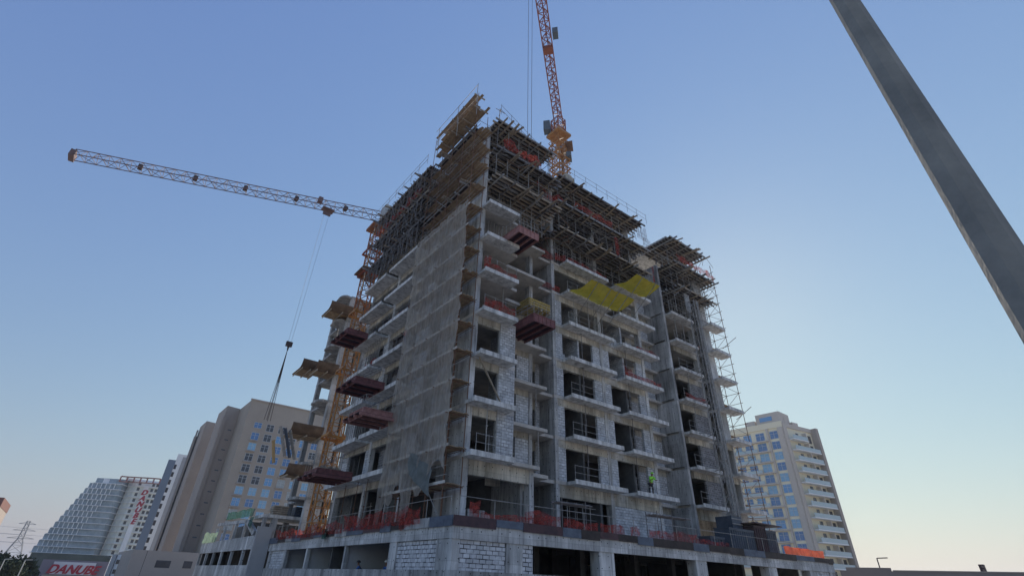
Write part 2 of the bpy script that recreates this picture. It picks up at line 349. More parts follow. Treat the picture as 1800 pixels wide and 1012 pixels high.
# GF of C : open left, block infill right, left part concrete flank
wall('block_wall', BLK, 32.97, 38.48, 28.88, DECK, Z(0)-SL-.87, .2)
part('concrete_wall', CDARK, (31.3, 31.55, 28.9, 33.0, DECK, Z(0)-SL-.87))
part('concrete_wall', CON, (21.9, 22.14, 27.05, 30.2, DECK, Z(0)-SL)); part('concrete_wall', CDARK, (21.9, 22.14, 30.2, 34.0, DECK, Z(0)-SL))
part('concrete_wall', CDARK, (24.8, 25.0, 29.3, 33.0, DECK, Z(0)-SL))
# D slot back wall + small windows + little balconies
for k, zb, zt in storeys(-1, 7):
    wall('block_wall', BLK, 38.9, 39.9, 30.9, zb, zt-.5, .22); wall('block_wall', BLK, 40.7, 42.9, 30.9, zb, zt-.5, .22)
    wall('edge_beam', CONT, 38.9, 42.9, 30.88, zt-.495, zt, .25)
# F shear wall (stands forward between slot and right wing)
for k, zb, zt in storeys(-1, 8):
    part('concrete_wall', CON if k % 2 else CON2, (42.95, 43.28, 28.5, 32.5, zb, zt+(.0)))
    if k >= 0: part('concrete_wall', CON, (42.93, 43.32, 28.47, 28.79, zb-SL+.002, zb-.002))
part('concrete_wall', CON, (42.9, 44.0, 28.9, 29.4, DECK, Z(0)-SL))
# E infill
for k in range(0, 6):
    zb, zt = Z(k), Z(k+1)-SL
    if k < 4:
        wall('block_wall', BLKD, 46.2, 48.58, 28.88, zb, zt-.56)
        wall('block_wall', BLK, 43.32, 43.9, 29.6, zb, zt)
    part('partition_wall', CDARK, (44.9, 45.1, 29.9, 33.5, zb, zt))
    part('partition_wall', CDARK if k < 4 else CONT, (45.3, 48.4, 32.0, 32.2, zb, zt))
# G bay
for k in range(-1, 8):
    zb, zt = (DECK if k < 0 else Z(k)), Z(k+1)-SL
    part('concrete_wall', CON, (50.4, 50.58, 28.1, 33.2, zb, zt))
    if k in (0, 1):
        part('concrete_wall', CON2, (49.0, 49.35, 27.85, 28.4, zb, zt)); part('concrete_wall', CON2, (50.39, 50.59, 27.85, 28.09, zb, zt)); part('partition_wall', CDARK, (49.36, 50.39, 29.6, 29.8, zb, zt))
    else: part('concrete_wall', CON if k % 2 else CON2, (49.0, 50.59, 27.85, 28.09, zb, zt))
part('concrete_wall', CON2, (48.6, 49.3, 28.0, 28.79, DECK, Z(0)-SL))
# --- inner core walls that close off the view in upper storeys
for k, zb, zt in storeys(-1, 8):
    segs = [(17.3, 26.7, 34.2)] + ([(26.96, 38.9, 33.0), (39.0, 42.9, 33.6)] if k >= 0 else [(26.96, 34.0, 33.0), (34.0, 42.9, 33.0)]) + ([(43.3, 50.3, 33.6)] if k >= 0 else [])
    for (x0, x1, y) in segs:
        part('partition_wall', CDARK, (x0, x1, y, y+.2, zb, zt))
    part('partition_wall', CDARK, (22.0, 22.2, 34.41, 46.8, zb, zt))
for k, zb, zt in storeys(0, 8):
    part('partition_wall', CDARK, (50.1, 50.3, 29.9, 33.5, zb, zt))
# --- left facade X = 17
for k, zb, zt in storeys(-1, 9):
    part('concrete_wall', CON if k % 2 else CON2, (17.02, 17.3, 27.02, 29.6, zb, zt))
    part('column', CON, (17.02, 17.5, 34.2, 34.6, zb, zt)) if k != -1 else part('column', CON2, (17.02, 17.5, 34.2, 34.55, zb, zt))
    part('column', CON2, (17.02, 17.4, 40.55, 40.95, zb, zt)); part('column', CON2, (17.02, 17.5, 46.6, 46.98, zb, zt))
    if k < 7:
        lwall('edge_beam', CONT, 34.6, 40.55, 17.05, zt-.5, zt, .25); lwall('edge_beam', CONT, 40.95, 46.6, 17.05, zt-.5, zt, .25)
    if -1 < k < 7:
        lwall('block_wall', BLK, 29.6, 31.2, 17.03, zb, zt); lwall('block_wall', BLKP, 32.8, 34.2, 17.03, zb, zt)
    if 0 <= k <= 3:
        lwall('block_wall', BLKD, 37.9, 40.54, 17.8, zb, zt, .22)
        lwall('block_wall', BLK, 34.61, 35.2, 17.06, zb, zt-.51)
        lwall('block_wall', BLK, 40.96, 41.7, 17.06, zb, zt-.51); lwall('block_wall', BLK, 45.3, 46.58, 17.06, zb, zt-.51)
    part('partition_wall', CON if k == -1 else CDARK, (17.55, 21.9, 37.5, 37.7, zb, zt)); part('partition_wall', CDARK, (17.55, 21.9, 43.9, 44.1, zb, zt))
    part('partition_wall', CON, (17.5, 21.9, 34.62, 34.85, zb, zt)) if k == -1 else None
    part('concrete_wall', CON2, (17.52, 24.0, 46.75, 46.98, zb, zt))
# ================================================================== formwork decks
def form_deck(label, x0, x1, y0, y1, zt, jdir, nover, cat='formwork', ply_in=0.0, step=.42):
    """table formwork under a slab: plywood, closely spaced joists, bearers across. jdir 'x': joists run along X."""
    t = thing('formwork_deck', label, cat, ((x0+x1)/2, (y0+y1)/2, zt-.5), 'timber and steel formwork decks under the top slabs')
    MB().box(x0+nover*.15, x1-.1, y0+nover*.15, y1, zt-.065, zt-.045).build('plywood_sheet', PLYU, t)
    n = 0
    if jdir == 'x':
        y = y0+.05
        while y < y1 and n < 95:
            a = x0-random.uniform(-.1, .3); b = x1+random.uniform(-.1, .55)
            m = MB(); m.box(a, b, y, y+.11, zt-.24, zt-.067); m.build('joist', random.choice((TIMB, DARKM, DARKM, STEEL)), t); y += step+random.uniform(-.05, .05); n += 1
        x = x0+.4
        while x < x1:
            m = MB(); yy = y0-random.uniform(.1, .7); m.box(x, x+.09, yy, y1, zt-.44, zt-.265); m.build('bearer', random.choice((DARKM, STEEL, TIMB)), t); x += random.uniform(1.2, 1.7)
    else:
        x = x0+.05
        while x < x1 and n < 95:
            a = y0-random.uniform(-.1, .3); b = y1+random.uniform(-.1, .3)
            m = MB(); m.box(x, x+.095, a, b, zt-.23, zt-.067); m.build('joist', random.choice((DARKM, DARKM, TIMB)), t); x += step+random.uniform(-.05, .05); n += 1
        y = y0+.4
        while y < y1:
            m = MB(); xx = x0-random.uniform(.1, .8); m.box(xx, x1, y, y+.09, zt-.44, zt-.265); m.build('bearer', random.choice((DARKM, STEEL)), t); y += random.uniform(1.2, 1.7)
    for i in range(int((x1-x0)*(y1-y0)/3)+6):
        xa = random.uniform(x0-.3, x1); ya = random.uniform(y0-.5, y0+1.6) if jdir == 'x' else random.uniform(y0, y1)
        if jdir != 'x': xa = random.uniform(x0-.5, x0+1.2)
        an = random.uniform(0, math.pi); Ln = random.uniform(.8, 2.2); zz = zt-.45-random.uniform(0, .5)
        dx, dy = (Ln*math.cos(an), .4*Ln*math.sin(an)) if jdir == 'x' else (.4*Ln*math.cos(an), Ln*math.sin(an))
        MB().tube((xa, ya, zz), (xa+dx, ya+dy, zz-random.uniform(-.2, 1.1)), .023, 5).build('loose_tube', random.choice((STEEL, DARKM, RUST)), t)
    for i in range(3):
        if jdir == 'x': xa = random.uniform(x0, x1-1); MB().bar((xa, y0-.75, zt-.3), (xa+random.uniform(-.6, .6), y0+1.5, zt-.36), .2, .05).build('loose_board', TIMB, t)
        else: ya = random.uniform(y0, y1-1); MB().bar((x0-.75, ya, zt-.3), (x0+1.5, ya+random.uniform(-.6, .6), zt-.36), .2, .05).build('loose_board', TIMB, t)
    return t
def shoring(label, pts, z0, z1, rails, m=STEEL):
    """frame of standards under a deck, tied by ledgers"""
    t = thing('shoring_frame', label, 'shoring', (pts[0][0], pts[0][1], z0), 'shoring frames holding up the formwork')
    for (x, y) in pts: MB().tube((x, y, z0), (x, y, z1), .033, 5).build('standard', random.choice((m, m, DARKM)), t)
    for (a, b) in rails: MB().tube(a, b, .028, 5).build('ledger', random.choice((m, DARKM)), t)
    return t
lev = {7: 'seventh', 8: 'eighth', 9: 'top'}
for k in (7, 8, 9):
    zt = Z(k)-SL if k < 9 else Z(9)+.0
    L = {7: 'lowest', 8: 'middle', 9: 'topmost'}[k]
    form_deck(f'{L} formwork deck of rows of joists on the near corner bay', 17.3, 24.7 if k < 9 else 24.2, 25.0 if k < 9 else 25.1, 28.9, zt, 'x', 1, step=.42)
    form_deck(f'{L} formwork deck along the front of the central wing', 26.4, 39.6, 26.9, 31.0, zt, 'x', 1, step=.42)
    form_deck(f'{L} formwork deck over the narrow slot beside the central wing', 24.4, 26.6, 28.2, 31.5, zt-.02, 'x', 1)
    form_deck(f'{L} formwork deck sticking out of the right hand wing', 43.6, 50.6 if k != 8 else 51.6, 26.3, 31.0, zt, 'x', 1, step=.42)
    form_deck(f'{L} long formwork deck along the left facade', 15.5, 19.5, 34.2, 46.6, zt, 'y', 1, step=.3)
    form_deck(f'{L} formwork deck behind the scaffold on the left facade', 16.1, 20.5, 27.2, 34.0, zt-.01, 'y', 1, step=.4)
    z0 = Z(k-1)
    for nm, xs, ys in (('near corner bay', [17.6, 18.8, 20.0, 21.2, 22.4, 23.6], [25.6 if k > 7 else 26.6, 27.6]), ('central wing', [27+1.15*i for i in range(11)], [27.9 if k > 7 else 28.6, 30.0]), ('right hand wing', [44, 45.2, 46.4, 47.6, 48.8, 50], [27.4, 29.0])):
        pts = [(x, y) for x in xs for y in ys]; rl = []
        for y in ys:
            for zz in (z0+.5, z0+1.6, z0+2.5): rl.append(((xs[0]-.3, y, zz), (xs[-1]+.4, y, zz)))
        for x in xs: rl.append(((x, ys[0]-.4, z0+1.6), (x, ys[1]+.4, z0+1.6))); rl.append(((x+.04, ys[0], z0+.3), (x+.04, ys[1], z0+2.3)))
        shoring(f'tube shoring frame under the {L} deck of the {nm}', pts, z0, zt-.42, rl)
    ys = [34.6+.92*i for i in range(14)]; xs = [15.35, 16.3, 17.8]; pts = [(x, y) for x in xs for y in ys]; rl = []
    for x in xs:
        for zz in (z0+.5, z0+1.6, z0+2.5): rl.append(((x, ys[0]-.4, zz), (x, ys[-1]+.4, zz)))
    for i_, y in enumerate(ys): rl.append(((xs[0]-.7, y, z0+1.6), (xs[-1]+.3, y, z0+1.6))); rl.append(((xs[0], y, z0+.4), (xs[0], y+.9*(1 if i_ % 2 else -1), z0+2.4))) if 0 < i_ < 13 else None
    shoring(f'tube shoring frame under the {L} deck of the left facade', pts, z0+.02, zt-.42, rl, DARKM)
# concrete slab pour on top of top deck
part('floor_slab', SEDGE, (17.4, 24.0, 25.8, 46.5, Z(9)+.03, Z(9)+.22), (26.8, 39.2, 27.6, 40.0, Z(9)+.03, Z(9)+.22), (43.7, 50.6, 27.0, 40.0, Z(9)+.03, Z(9)+.22))
# ================================================================== shoring props on open storeys
ORDL = ORD+['eleventh', 'twelfth', 'thirteenth', 'fourteenth', 'fifteenth', 'sixteenth', 'seventeenth', 'eighteenth', 'nineteenth', 'twentieth']
def prop_row(label, pts, z0, z1, grp, m=STEEL, rr=.028):
    for i, (x, y) in enumerate(pts):
        t = MB().tube((x, y, z0), (x, y, z0+1.7), rr*1.25, 6).tube((x, y, z0+1.7), (x, y, z1), rr, 6)
        t.box(x-.07, x+.07, y-.07, y+.07, z0, z0+.01).box(x-.07, x+.07, y-.07, y+.07, z1-.01, z1).box(x-.055, x+.055, y-.055, y+.055, z0+1.66, z0+1.74)
        lb_ = label if len(pts) == 1 else f'{ORDL[i]}-from-left '+label
        t.build('steel_prop', m, None, lb_, 'prop', grp)
def P(label, k, pts, m=STEEL): prop_row(label, pts, Z(k), Z(k+1)-SL-.001, label.replace('slim', 'slim'), m)
P('slim prop on the sixth slab of the near corner bay', 5, [(17.8+.28*i, 27.3+.1*(i % 2)) for i in range(8)])
P('slim prop in the open fourth storey behind the near corner bay', 3, [(20.4+.3*i, 28.6+.15*(i % 2)) for i in range(7)])
P('lone blue-grey prop on the open fourth slab of the near corner bay', 3, [(19.6, 26.6)])
P('slim prop in the row on the seventh slab of the central wing', 6, [(27.2+.36*i, 28.75+.1*(i % 3)) for i in range(16)])
P('slim prop outside the sixth storey under the yellow mesh fan', 5, [(31.0+.9*i, 28.5) for i in range(5)])
P('pale prop standing on the fifth floor balcony of the central wing', 4, [(28.7, 28.1), (30.5, 28.1), (31.3, 28.1), (32.3, 28.1)])
P('slim prop on the open seventh slab of the right hand wing', 6, [(44+.5*i, 28.3) for i in range(9)])
P('slim prop on the open sixth slab of the right hand wing', 5, [(44.6, 28.3), (46.0, 28.3), (44.9, 29.6)])
P('slim prop in the left facade row above the second slab', 1, [(16.4, 41.8+.42*i) for i in range(9)])
P('slim prop in the left facade row above the fourth slab', 3, [(16.6, 41.6+.4*i) for i in range(8)])
P('slim prop beside the brown net above the third slab', 2, [(16.5, 34.95+.3*i) for i in range(5)])
P('slim prop beside the brown net above the seventh slab', 6, [(16.4, 35.5+1.1*i) for i in range(4)])
for k in range(0, 4):
    o_ = ORD[k]
    P(f'prop standing in the middle of the left window of the central wing, {o_} floor', k, [(29.9, 28.55)] if k < 5 else [], DARKM)
    P(f'prop standing in the middle of the right window of the central wing, {o_} floor', k, [(35.8, 28.55)], DARKM)
P('prop at the near corner window on the first floor', 0, [(18.05, 25.7)]); P('second prop at the near corner window on the first floor, beside the jamb', 0, [(19.15, 26.2)])
P('prop on the small balcony beside the slot, second floor', 1, [(24.2, 28.15)]); P('prop on the small balcony beside the slot, first floor', 0, [(24.4, 28.15)])
P('prop at the right wing balcony, first floor', 0, [(45.2, 28.1)]); P('prop at the right wing balcony, third floor', 2, [(45.2, 28.1)]); P('prop at the right wing balcony, fourth floor', 3, [(45.0, 28.1)])
for k, n_ in ((-1, 'ground'),):
    prop_row('tall rod hanging in front of the left ground storey', [(16.2, 38.2), (16.2, 40.0), (16.2, 42.4)], DECK, Z(0)-.25, 'rods in front of the left ground storey', RUST)
# inner scaffold in the ground storey of the central wing
pts = [(28.2+.8*i, 29.3) for i in range(4)]
shoring('access scaffold standing inside the open ground storey of the central wing', pts+[(29.3, 30.2)], DECK, DECK+2.6, [((27.6, 29.3, DECK+z_), (31.2, 29.3, DECK+z_)) for z_ in (.7, 1.5, 2.3)])
shoring('access scaffold behind the left ground storey opening', [(18.4, 42.0+.7*i) for i in range(4)], DECK, DECK+2.5, [((18.4, 41.7, DECK+z_), (18.4, 44.4, DECK+z_)) for z_ in (.6, 1.4, 2.2)])
# ================================================================== guard rails
def rail(name_, label, a, b, n, hgt=1.05, m=STEEL, levels=(.5, 1.0)):
    a = Vector(a); b = Vector(b)
    t = thing('guard_rail', label, 'guard rail', a, 'tube guard rails on the slab edges')
    for i in range(n+1):
        q = a+(b-a)*i/n; MB().tube(q, q+Vector((0, 0, hgt)), .02, 5).build('post', m, t)
    for l in levels: MB().tube(a+Vector((0, 0, l)), b+Vector((0, 0, l)), .017, 5).build('rail', m, t)
for k in range(0, 6):
    o_ = ORD[k]
    if k in (0, 3, 4, 6): rail('', f'tube guard rail on the near corner balcony, {o_} floor', (17.2, 25.5, Z(k)+.08), (20.0, 25.5, Z(k)+.08), 3, m=STEEL)
    if k != 3: rail('', f'tube guard rail on the left balcony of the central wing, {o_} floor', (27.9, 28.0, Z(k)+.08), (31.8, 28.0, Z(k)+.08), 3)
    rail('', f'tube guard rail on the right balcony of the central wing, {o_} floor', (34.8, 28.0, Z(k)+.08), (38.6, 28.0, Z(k)+.08), 3)
    rail('', f'tube guard rail on the right wing balcony, {o_} floor', (43.7, 28.0, Z(k)+.08), (46.4, 28.0, Z(k)+.08), 2)
    if k > 0: rail('', f'tube guard rail on the left facade balcony nearest the net, {o_} floor', (15.9, 35.2, Z(k)+.08), (15.9, 40.2, Z(k)+.08), 4, m=DARKM)
    if k > 1: rail('', f'tube guard rail on the far left facade balcony, {o_} floor', (15.9, 41.5, Z(k)+.08), (15.9, 46.0, Z(k)+.08), 4, m=DARKM)
ZR = Z(9)
rail('', 'roof guard rail along the top of the near corner bay', (17.2, 24.7, ZR), (24.6, 26.6, ZR), 5, 1.3, DARKM, (.6, 1.2))
rail('', 'roof guard rail along the top front of the central wing', (26.6, 26.6, ZR), (39.8, 26.7, ZR), 8, 1.3, STEEL, (.6, 1.2))
rail('', 'roof guard rail along the top of the left facade', (15.2, 34.4, ZR), (15.2, 46.6, ZR), 7, 1.3, DARKM, (.6, 1.2))
rail('', 'short roof guard rail linking corner bay and central wing', (24.7, 26.7, ZR), (26.5, 28.5, ZR), 2, 1.3, STEEL, (.6, 1.2))
# ================================================================== near-left scaffold with net
TOEB = noisy('pale_toe_board', (.72, .68, .62), (.48, .45, .41), 1.2, .9, .05)
sc = thing('facade_scaffold', 'tube scaffold with board platforms on the left facade behind the brown net', 'scaffold', (15.5, 26.2, DECK))
ys = [26.2, 28.1, 30.0, 31.9, 33.8]
for y in ys:
    for x in (15.6, 16.8): MB().tube((x, y, DECK), (x, y, 40.0 if x < 16 else 37.5), .03, 5).build('standard', RUST, sc)
zz = DECK+1.9; i = 0
while zz < 35.6:
    e = 0 if zz < 30 else .5
    for x in (15.6, 16.8): MB().tube((x, 25.9-e, zz), (x, 34.1, zz), .026, 5).build('ledger', RUST, sc)
    for z2 in (zz+.5, zz+1.0): MB().tube((15.58, 25.9-e, z2), (15.58, 34.1, z2), .022, 5).build('guard_tube', STEEL, sc)
    nb = 4
    for j in range(nb):
        x0 = 15.66+.28*j
        y0 = (26.1 if zz < 27 else 25.9)-e-random.uniform(0, .3); y1 = 34.0-random.uniform(0, .4)
        if zz < 27 and j == 3: y1 -= 4
        MB().box(x0, x0+.24, y0, y1, zz+.03, zz+.075).build('scaffold_board', PLANK, sc)
    if zz < 27.5: MB().box(15.56, 15.59, 26.0, 34.0, zz+.05, zz+.21).build('toe_board', TOEB, sc)
    for y in ys:
        MB().tube((15.3, y+.05, zz-.03), (16.98, y+.05, zz-.03), .026, 5).build('transom', RUST, sc)
    if i % 2 == 0:
        MB().tube((15.62, ys[i//2 % 4], zz-1.9), (15.62, ys[i//2 % 4+1], zz), .024, 5).build('brace', STEEL, sc)
    zz += 2.03; i += 1
# platforms sticking out at the near corner (facing the camera side)
zz = DECK+1.9
# bulging stacks of boards above the roof
for (z0, ya, yb, x0, x1, lab) in ((38.75, 25.3, 32.6, 14.9, 15.65, 'upper'), (37.2, 25.0, 33.4, 15.0, 16.1, 'lower')):
    t = thing('board_platform', f'{lab} platform of brown boards jutting above the roof at the near corner', 'platform', (x0, ya, z0), 'board platforms above the roof corner')
    x = x0
    while x < x1:
        MB().box(x, x+.23, ya+random.uniform(0, .9)*(1 if x < x1-.3 else 0), yb-random.uniform(0, 1.4), z0+random.uniform(0, .03), z0+.06).build('scaffold_board', PLANK, t); x += .25
    for y in (25.6, 27.5, 29.4, 31.3): MB().bar((x0-.1, y, z0-.06), (x1+.3, y, z0-.06), .09, .11).build('bearer', TIMB, t)
    for y in (25.3, 28.5, 32.0): MB().tube((x0, y, z0-1.4), (x0, y, z0+1.1), .03, 5).build('post', STEEL, t)
    MB().tube((x0, 25.3, z0+1.0), (x0, 32.6, z0+1.0), .024, 5).build('rail', STEEL, t)
# the net itself: a wrinkled hanging sheet
m = MB(); NU, NV = 60, 90
for i in range(NU+1):
    t = i/NU; y = 26.0+8.1*t
    ztop = 26.9+.5*math.sin(t*9)*.2; zlow = 5.4+(.9*math.sin(t*11)+.5*math.sin(t*29+1)) if t > .45 else 6.9+.8*math.sin(t*14)-t*1.0
    for j in range(NV+1):
        s_ = j/NV; z = zlow+(ztop-zlow)*s_
        w = .045*math.sin(t*38+2.2*math.sin(s_*7))+.03*math.sin(t*90+s_*31+3*math.sin(s_*13))+.035*math.sin(s_*68+t*6)+.03*math.sin((t*3-s_*11)*9)+random.uniform(-.014, .014)
        m.v.append((15.44-w-.05, y+.06*math.sin(s_*23)+(1-s_)*.25*(t-.5), z))
for i in range(NU):
    for j in range(NV):
        k = i*(NV+1)+j; m.f.append((k, k+NV+1, k+NV+2, k+1))
m.build('debris_net', BRNN, None, 'tall grey-brown debris net hanging over the scaffold on the left facade', 'debris net')
# lower hanging tarp pieces
m = crumple((15.3, 27.2, 5.6), (15.3, 30.2, 7.2), (0, 0, 1.6), 14, 6, .15, .2); m.build('tarpaulin', netting('grey_green_tarp', (.26, .29, .29), .93, .3, 1.5, .05), None, 'grey-green tarpaulin bunched under the foot of the brown net', 'tarpaulin')
# ================================================================== loading platforms
def loader(label, x0, x1, y0, y1, z, m, side, mat_rail=STEEL):
    t = thing('loading_platform', label, 'loading platform', (x0, y0, z-.2), 'steel loading platforms cantilevered from the slabs')
    MB().box(x0, x1, y0, y1, z, z+.03).build('deck_plate', PURP, t)
    g = MB()
    n = 3
    for i in range(n+1):
        if side == 'x': yy = y0+(y1-y0)*i/n; g.box(x0, x1, yy-.05, yy+.05, z-.2, z-.003)
        else: xx = x0+(x1-x0)*i/n; g.box(xx-.05, xx+.05, y0, y1, z-.2, z-.003)
    g.build('girder', m, t)
    H = .36
    if side == 'x': x0 += .35; y0 += .15; y1 -= .35
    for (a, b, c, d) in ((x0-.04, x1+.04, y0-.04, y0), (x0-.04, x0, y0+.002, y1), (x1, x1+.04, y0+.002, y1)):
        MB().box(a, b, c, d, z-.2, z+H).build('side_panel', m, t)
    rb = MB(); k = 0
    n1 = 5
    for i in range(n1+1):
        xx = x0+(x1-x0)*i/n1; rb.box(xx-.025, xx+.025, y0-.075, y0-.042, z-.18, z+H); yy = y0+(y1-y0)*i/n1; rb.box(x0-.075, x0-.042, yy-.025, yy+.025, z-.18, z+H)
    rb.box(x0-.08, x1+.04, y0-.08, y0-.042, z+H, z+H+.06); rb.box(x0-.08, x0-.042, y0-.04, y1, z+H, z+H+.06)
    rb.build('panel_rib', m, t)
    rl = MB()
    for i in range(6):
        xx = x0+(x1-x0)*i/5; rl.tube((xx, y0-.02, z+H), (xx, y0-.02, z+1.35), .013, 4); yy = y0+(y1-y0)*i/5; rl.tube((x0-.02, yy, z+H), (x0-.02, yy, z+1.35), .013, 4)
    for zz in (1.05, 1.35): rl.tube((x0-.02, y0-.02, z+zz), (x1, y0-.02, z+zz), .016, 4); rl.tube((x0-.02, y0-.02, z+zz), (x0-.02, y1, z+zz), .016, 4)
    rl.build('handrail', mat_rail, t)
    hg = MB()
    if side == 'x': hg.tube((x0+.1, y0+.1, z+H), (x1+.9, y0+.4, z+FH-.5), .02, 4); hg.tube((x0+.1, y1-.1, z+H), (x1+.9, y1-.4, z+FH-.5), .02, 4)
    else: hg.tube((x0+.1, y0+.1, z+H), (x0+.3, y1+.9, z+FH-.5), .02, 4); hg.tube((x1-.1, y0+.1, z+H), (x1-.3, y1+.9, z+FH-.5), .02, 4)
    hg.build('hanger', DARKM, t)
    return t
loader('pinkish red loading platform jutting from the near corner bay, sixth floor', 18.9, 20.8, 23.9, 26.6, Z(5)+.25, PLATP, 'y')
loader('red-brown loading platform beside the near corner bay, fourth floor, under the yellow crate', 20.9, 22.9, 24.5, 28.0, Z(3)+.0, PLAT, 'y')
loader('dark maroon loading platform highest on the left facade', 13.4, 15.7, 42.8, 46.2, Z(4)+.0, PLAT, 'x')
loader('maroon loading platform on the left facade, second from the top', 12.95, 15.7, 36.9, 40.2, Z(2)+.0, PLAT, 'x')
loader('faded pink loading platform on the left facade beside the net', 12.8, 15.7, 33.6, 36.6, Z(1)+.0, PLATP, 'x')
loader('dark red loading platform lowest on the left facade beside the crane mast', 12.6, 15.7, 40.2, 43.6, Z(0)+.0, PLAT, 'x')
for lab, x0_, y0_, z_, ww, dd in (('bundle of timber lying on the pinkish near corner platform', 19.2, 24.4, Z(5)+.28, 1.2, 1.8), ('bundle of timber lying on the second highest left platform', 13.9, 37.5, Z(2)+.03, 1.3, 2.0), ('bundle of timber lying on the lowest left platform', 13.6, 40.9, Z(0)+.03, 1.4, 1.9)):
    b = MB()
    for a_ in range(6):
        for c_ in range(5-a_ % 2): b.box(x0_+ww*a_/6, x0_+ww*(a_+.85)/6, y0_+random.uniform(-.1, .1), y0_+dd+random.uniform(-.1, .1), z_+.15*c_, z_+.15*c_+.12)
    b.build('timber_bundle', TIMB, None, lab, 'timber bundle', 'timber bundles on the loading platforms')
t = thing('timber_crate', 'yellow-brown open timber crate hanging at the slab edge above the red-brown platform', 'crate', (22.6, 27.0, 20.3))
YT = noisy('yellow_timber', (.50, .38, .13), (.30, .21, .07), 4, .8, .1)
for i in range(6): MB().box(22.5+.36*i, 22.75+.36*i, 26.9, 28.6, 20.3, 20.36).build('bottom_board', YT, t)
for zz in (20.4, 20.62, 20.84): MB().box(22.45, 24.65, 26.84, 26.89, zz, zz+.17).build('side_board', YT, t); MB().box(22.4, 22.44, 26.9, 28.6, zz, zz+.17).build('side_board', YT, t)
for xx in (22.6, 23.6, 24.5): MB().box(xx, xx+.12, 26.8, 28.7, 20.12, 20.29).build('runner', TIMB, t)
# ================================================================== yellow mesh canopy
def canopy(label, x0, x1, y0, y1, z, rods):
    t = thing('safety_fan', label, 'safety fan', (x0, y1, z), 'yellow mesh safety fans on the central wing')
    m = MB(); n1, n2 = 26, 10
    for i in range(n1+1):
        for j in range(n2+1):
            u, v = i/n1, j/n2
            x = x0+(x1-x0)*u; y = y1+(y0-y1)*v
            sag = -.28*math.sin(math.pi*v)*(1+.4*math.sin(u*14))+.05*math.sin(u*40+v*9)
            m.v.append((x-(.5*(1-v) if i == 0 else 0), y, z+.2*v+sag+.06*math.sin(u*9)))
    for i in range(n1):
        for j in range(n2): k = i*(n2+1)+j; m.f.append((k, k+n2+1, k+n2+2, k+1))
    m.build('mesh_sheet', YELN, t)
    for xr in rods:
        MB().tube((xr, y0-.15, z+.22), (xr+.5, y1+.9, z-1.9), .035, 6).build('strut', STEEL, t)
    for v in (0, 1): MB().tube((x0, y1+(y0-y1)*v, z+.2*v+.05), (x1, y1+(y0-y1)*v, z+.2*v+.05), .025, 5).build('edge_tube', STEEL, t)
canopy('long yellow mesh safety fan under the sixth slab of the central wing', 28.3, 33.9, 25.3, 27.9, 24.05, [29.0, 30.7, 31.7, 32.9])
canopy('smaller yellow mesh safety fan higher up at the right end of the central wing', 34.8, 38.3, 25.3, 27.9, 27.2, [35.6, 37.6])
# ================================================================== red nets on slab edges
def net(label, a, b, hgt, m=REDN, amp=.12, hv=.35, out=(0, 0, 0)):
    L_ = (Vector(b)-Vector(a)).length
    crumple(a, b, (0, 0, hgt), max(8, int(L_*4)), 4, amp, hv, out).build('safety_net', m, None, label, 'safety net', 'red plastic nets tied to the slab edges')
net('red net on the near corner balcony, fourth floor', (17.1, 25.45, Z(3)+.05), (20.0, 25.45, Z(3)+.05), 1.0)
net('red net on the near corner balcony, fifth floor', (17.1, 25.45, Z(4)+.05), (20.0, 25.45, Z(4)+.05), .6)
net('red net bunched at the left end of the near corner balcony, fifth floor', (16.95, 25.45, Z(4)+.05), (17.6, 25.6, Z(4)+.05), 1.3)
net('red net draped on the right balcony of the central wing, third floor', (34.7, 27.85, Z(3)+.05), (39.8, 27.85, Z(3)+.05), .55)
net('red net peak at the left of the third floor right balcony', (34.7, 27.95, Z(3)+.05), (35.8, 27.95, Z(3)+.05), 1.5, hv=.8)
net('thin red net along the right balcony of the central wing, fourth floor', (36.8, 27.85, Z(4)+.05), (39.8, 27.85, Z(4)+.05), .35)
net('red net at the left edge of the central wing, seventh floor', (26.9, 28.5, Z(6)+.05), (28.0, 28.2, Z(6)+.05), 1.0)
net('red net strip along the seventh floor balcony above the yellow fan', (28.0, 27.82, Z(6)+.05), (33.2, 27.82, Z(6)+.05), .45)
net('red net in the slot beside the central wing, seventh floor', (25.3, 28.9, Z(6)+.05), (26.9, 28.7, Z(6)+.05), 1.1)
net('red net in the slot beside the central wing, sixth floor', (25.4, 28.9, Z(5)+.05), (27.6, 28.7, Z(5)+.05), .7)
net('long red net along the eighth floor edge of the central wing', (28.6, 27.2, Z(8)+.1), (34.2, 27.2, Z(8)+.1), .9)
net('red net bunch at the eighth floor left corner of the central wing', (24.8, 27.6, Z(8)-.6), (27.6, 27.4, Z(8)-.2), 1.1, amp=.25)
net('red net high on the near corner bay under the topmost deck', (18.0, 25.2, Z(8)+.1), (20.6, 25.2, Z(8)+.1), 1.2, amp=.3)
net('second red net high on the near corner bay, further right', (20.8, 25.3, Z(8)+.1), (22.6, 25.3, Z(8)+.1), 1.2, amp=.3)
net('red net at the right end of the near corner bay, eighth floor', (22.8, 26.4, Z(8)-.8), (25.2, 27.0, Z(8)-.6), 1.0, amp=.25)
net('narrow red net hanging down the face of the central wing', (34.1, 27.0, Z(7)-.5), (34.7, 27.0, Z(7)-.3), 2.6, amp=.1, hv=.1)
net('narrow red net hanging beside the shear wall', (40.3, 27.3, Z(7)-1.0), (40.7, 27.4, Z(7)-.9), 2.2, amp=.1, hv=.1)
net('red net across the right hand wing under its topmost deck', (44.6, 26.5, Z(8)+.15), (50.6, 26.5, Z(8)+.15), .95, amp=.2)
net('bright red net end on the right hand wing, eighth floor', (50.0, 26.4, Z(8)+.15), (52.0, 26.6, Z(8)-.2), 1.1, amp=.2)
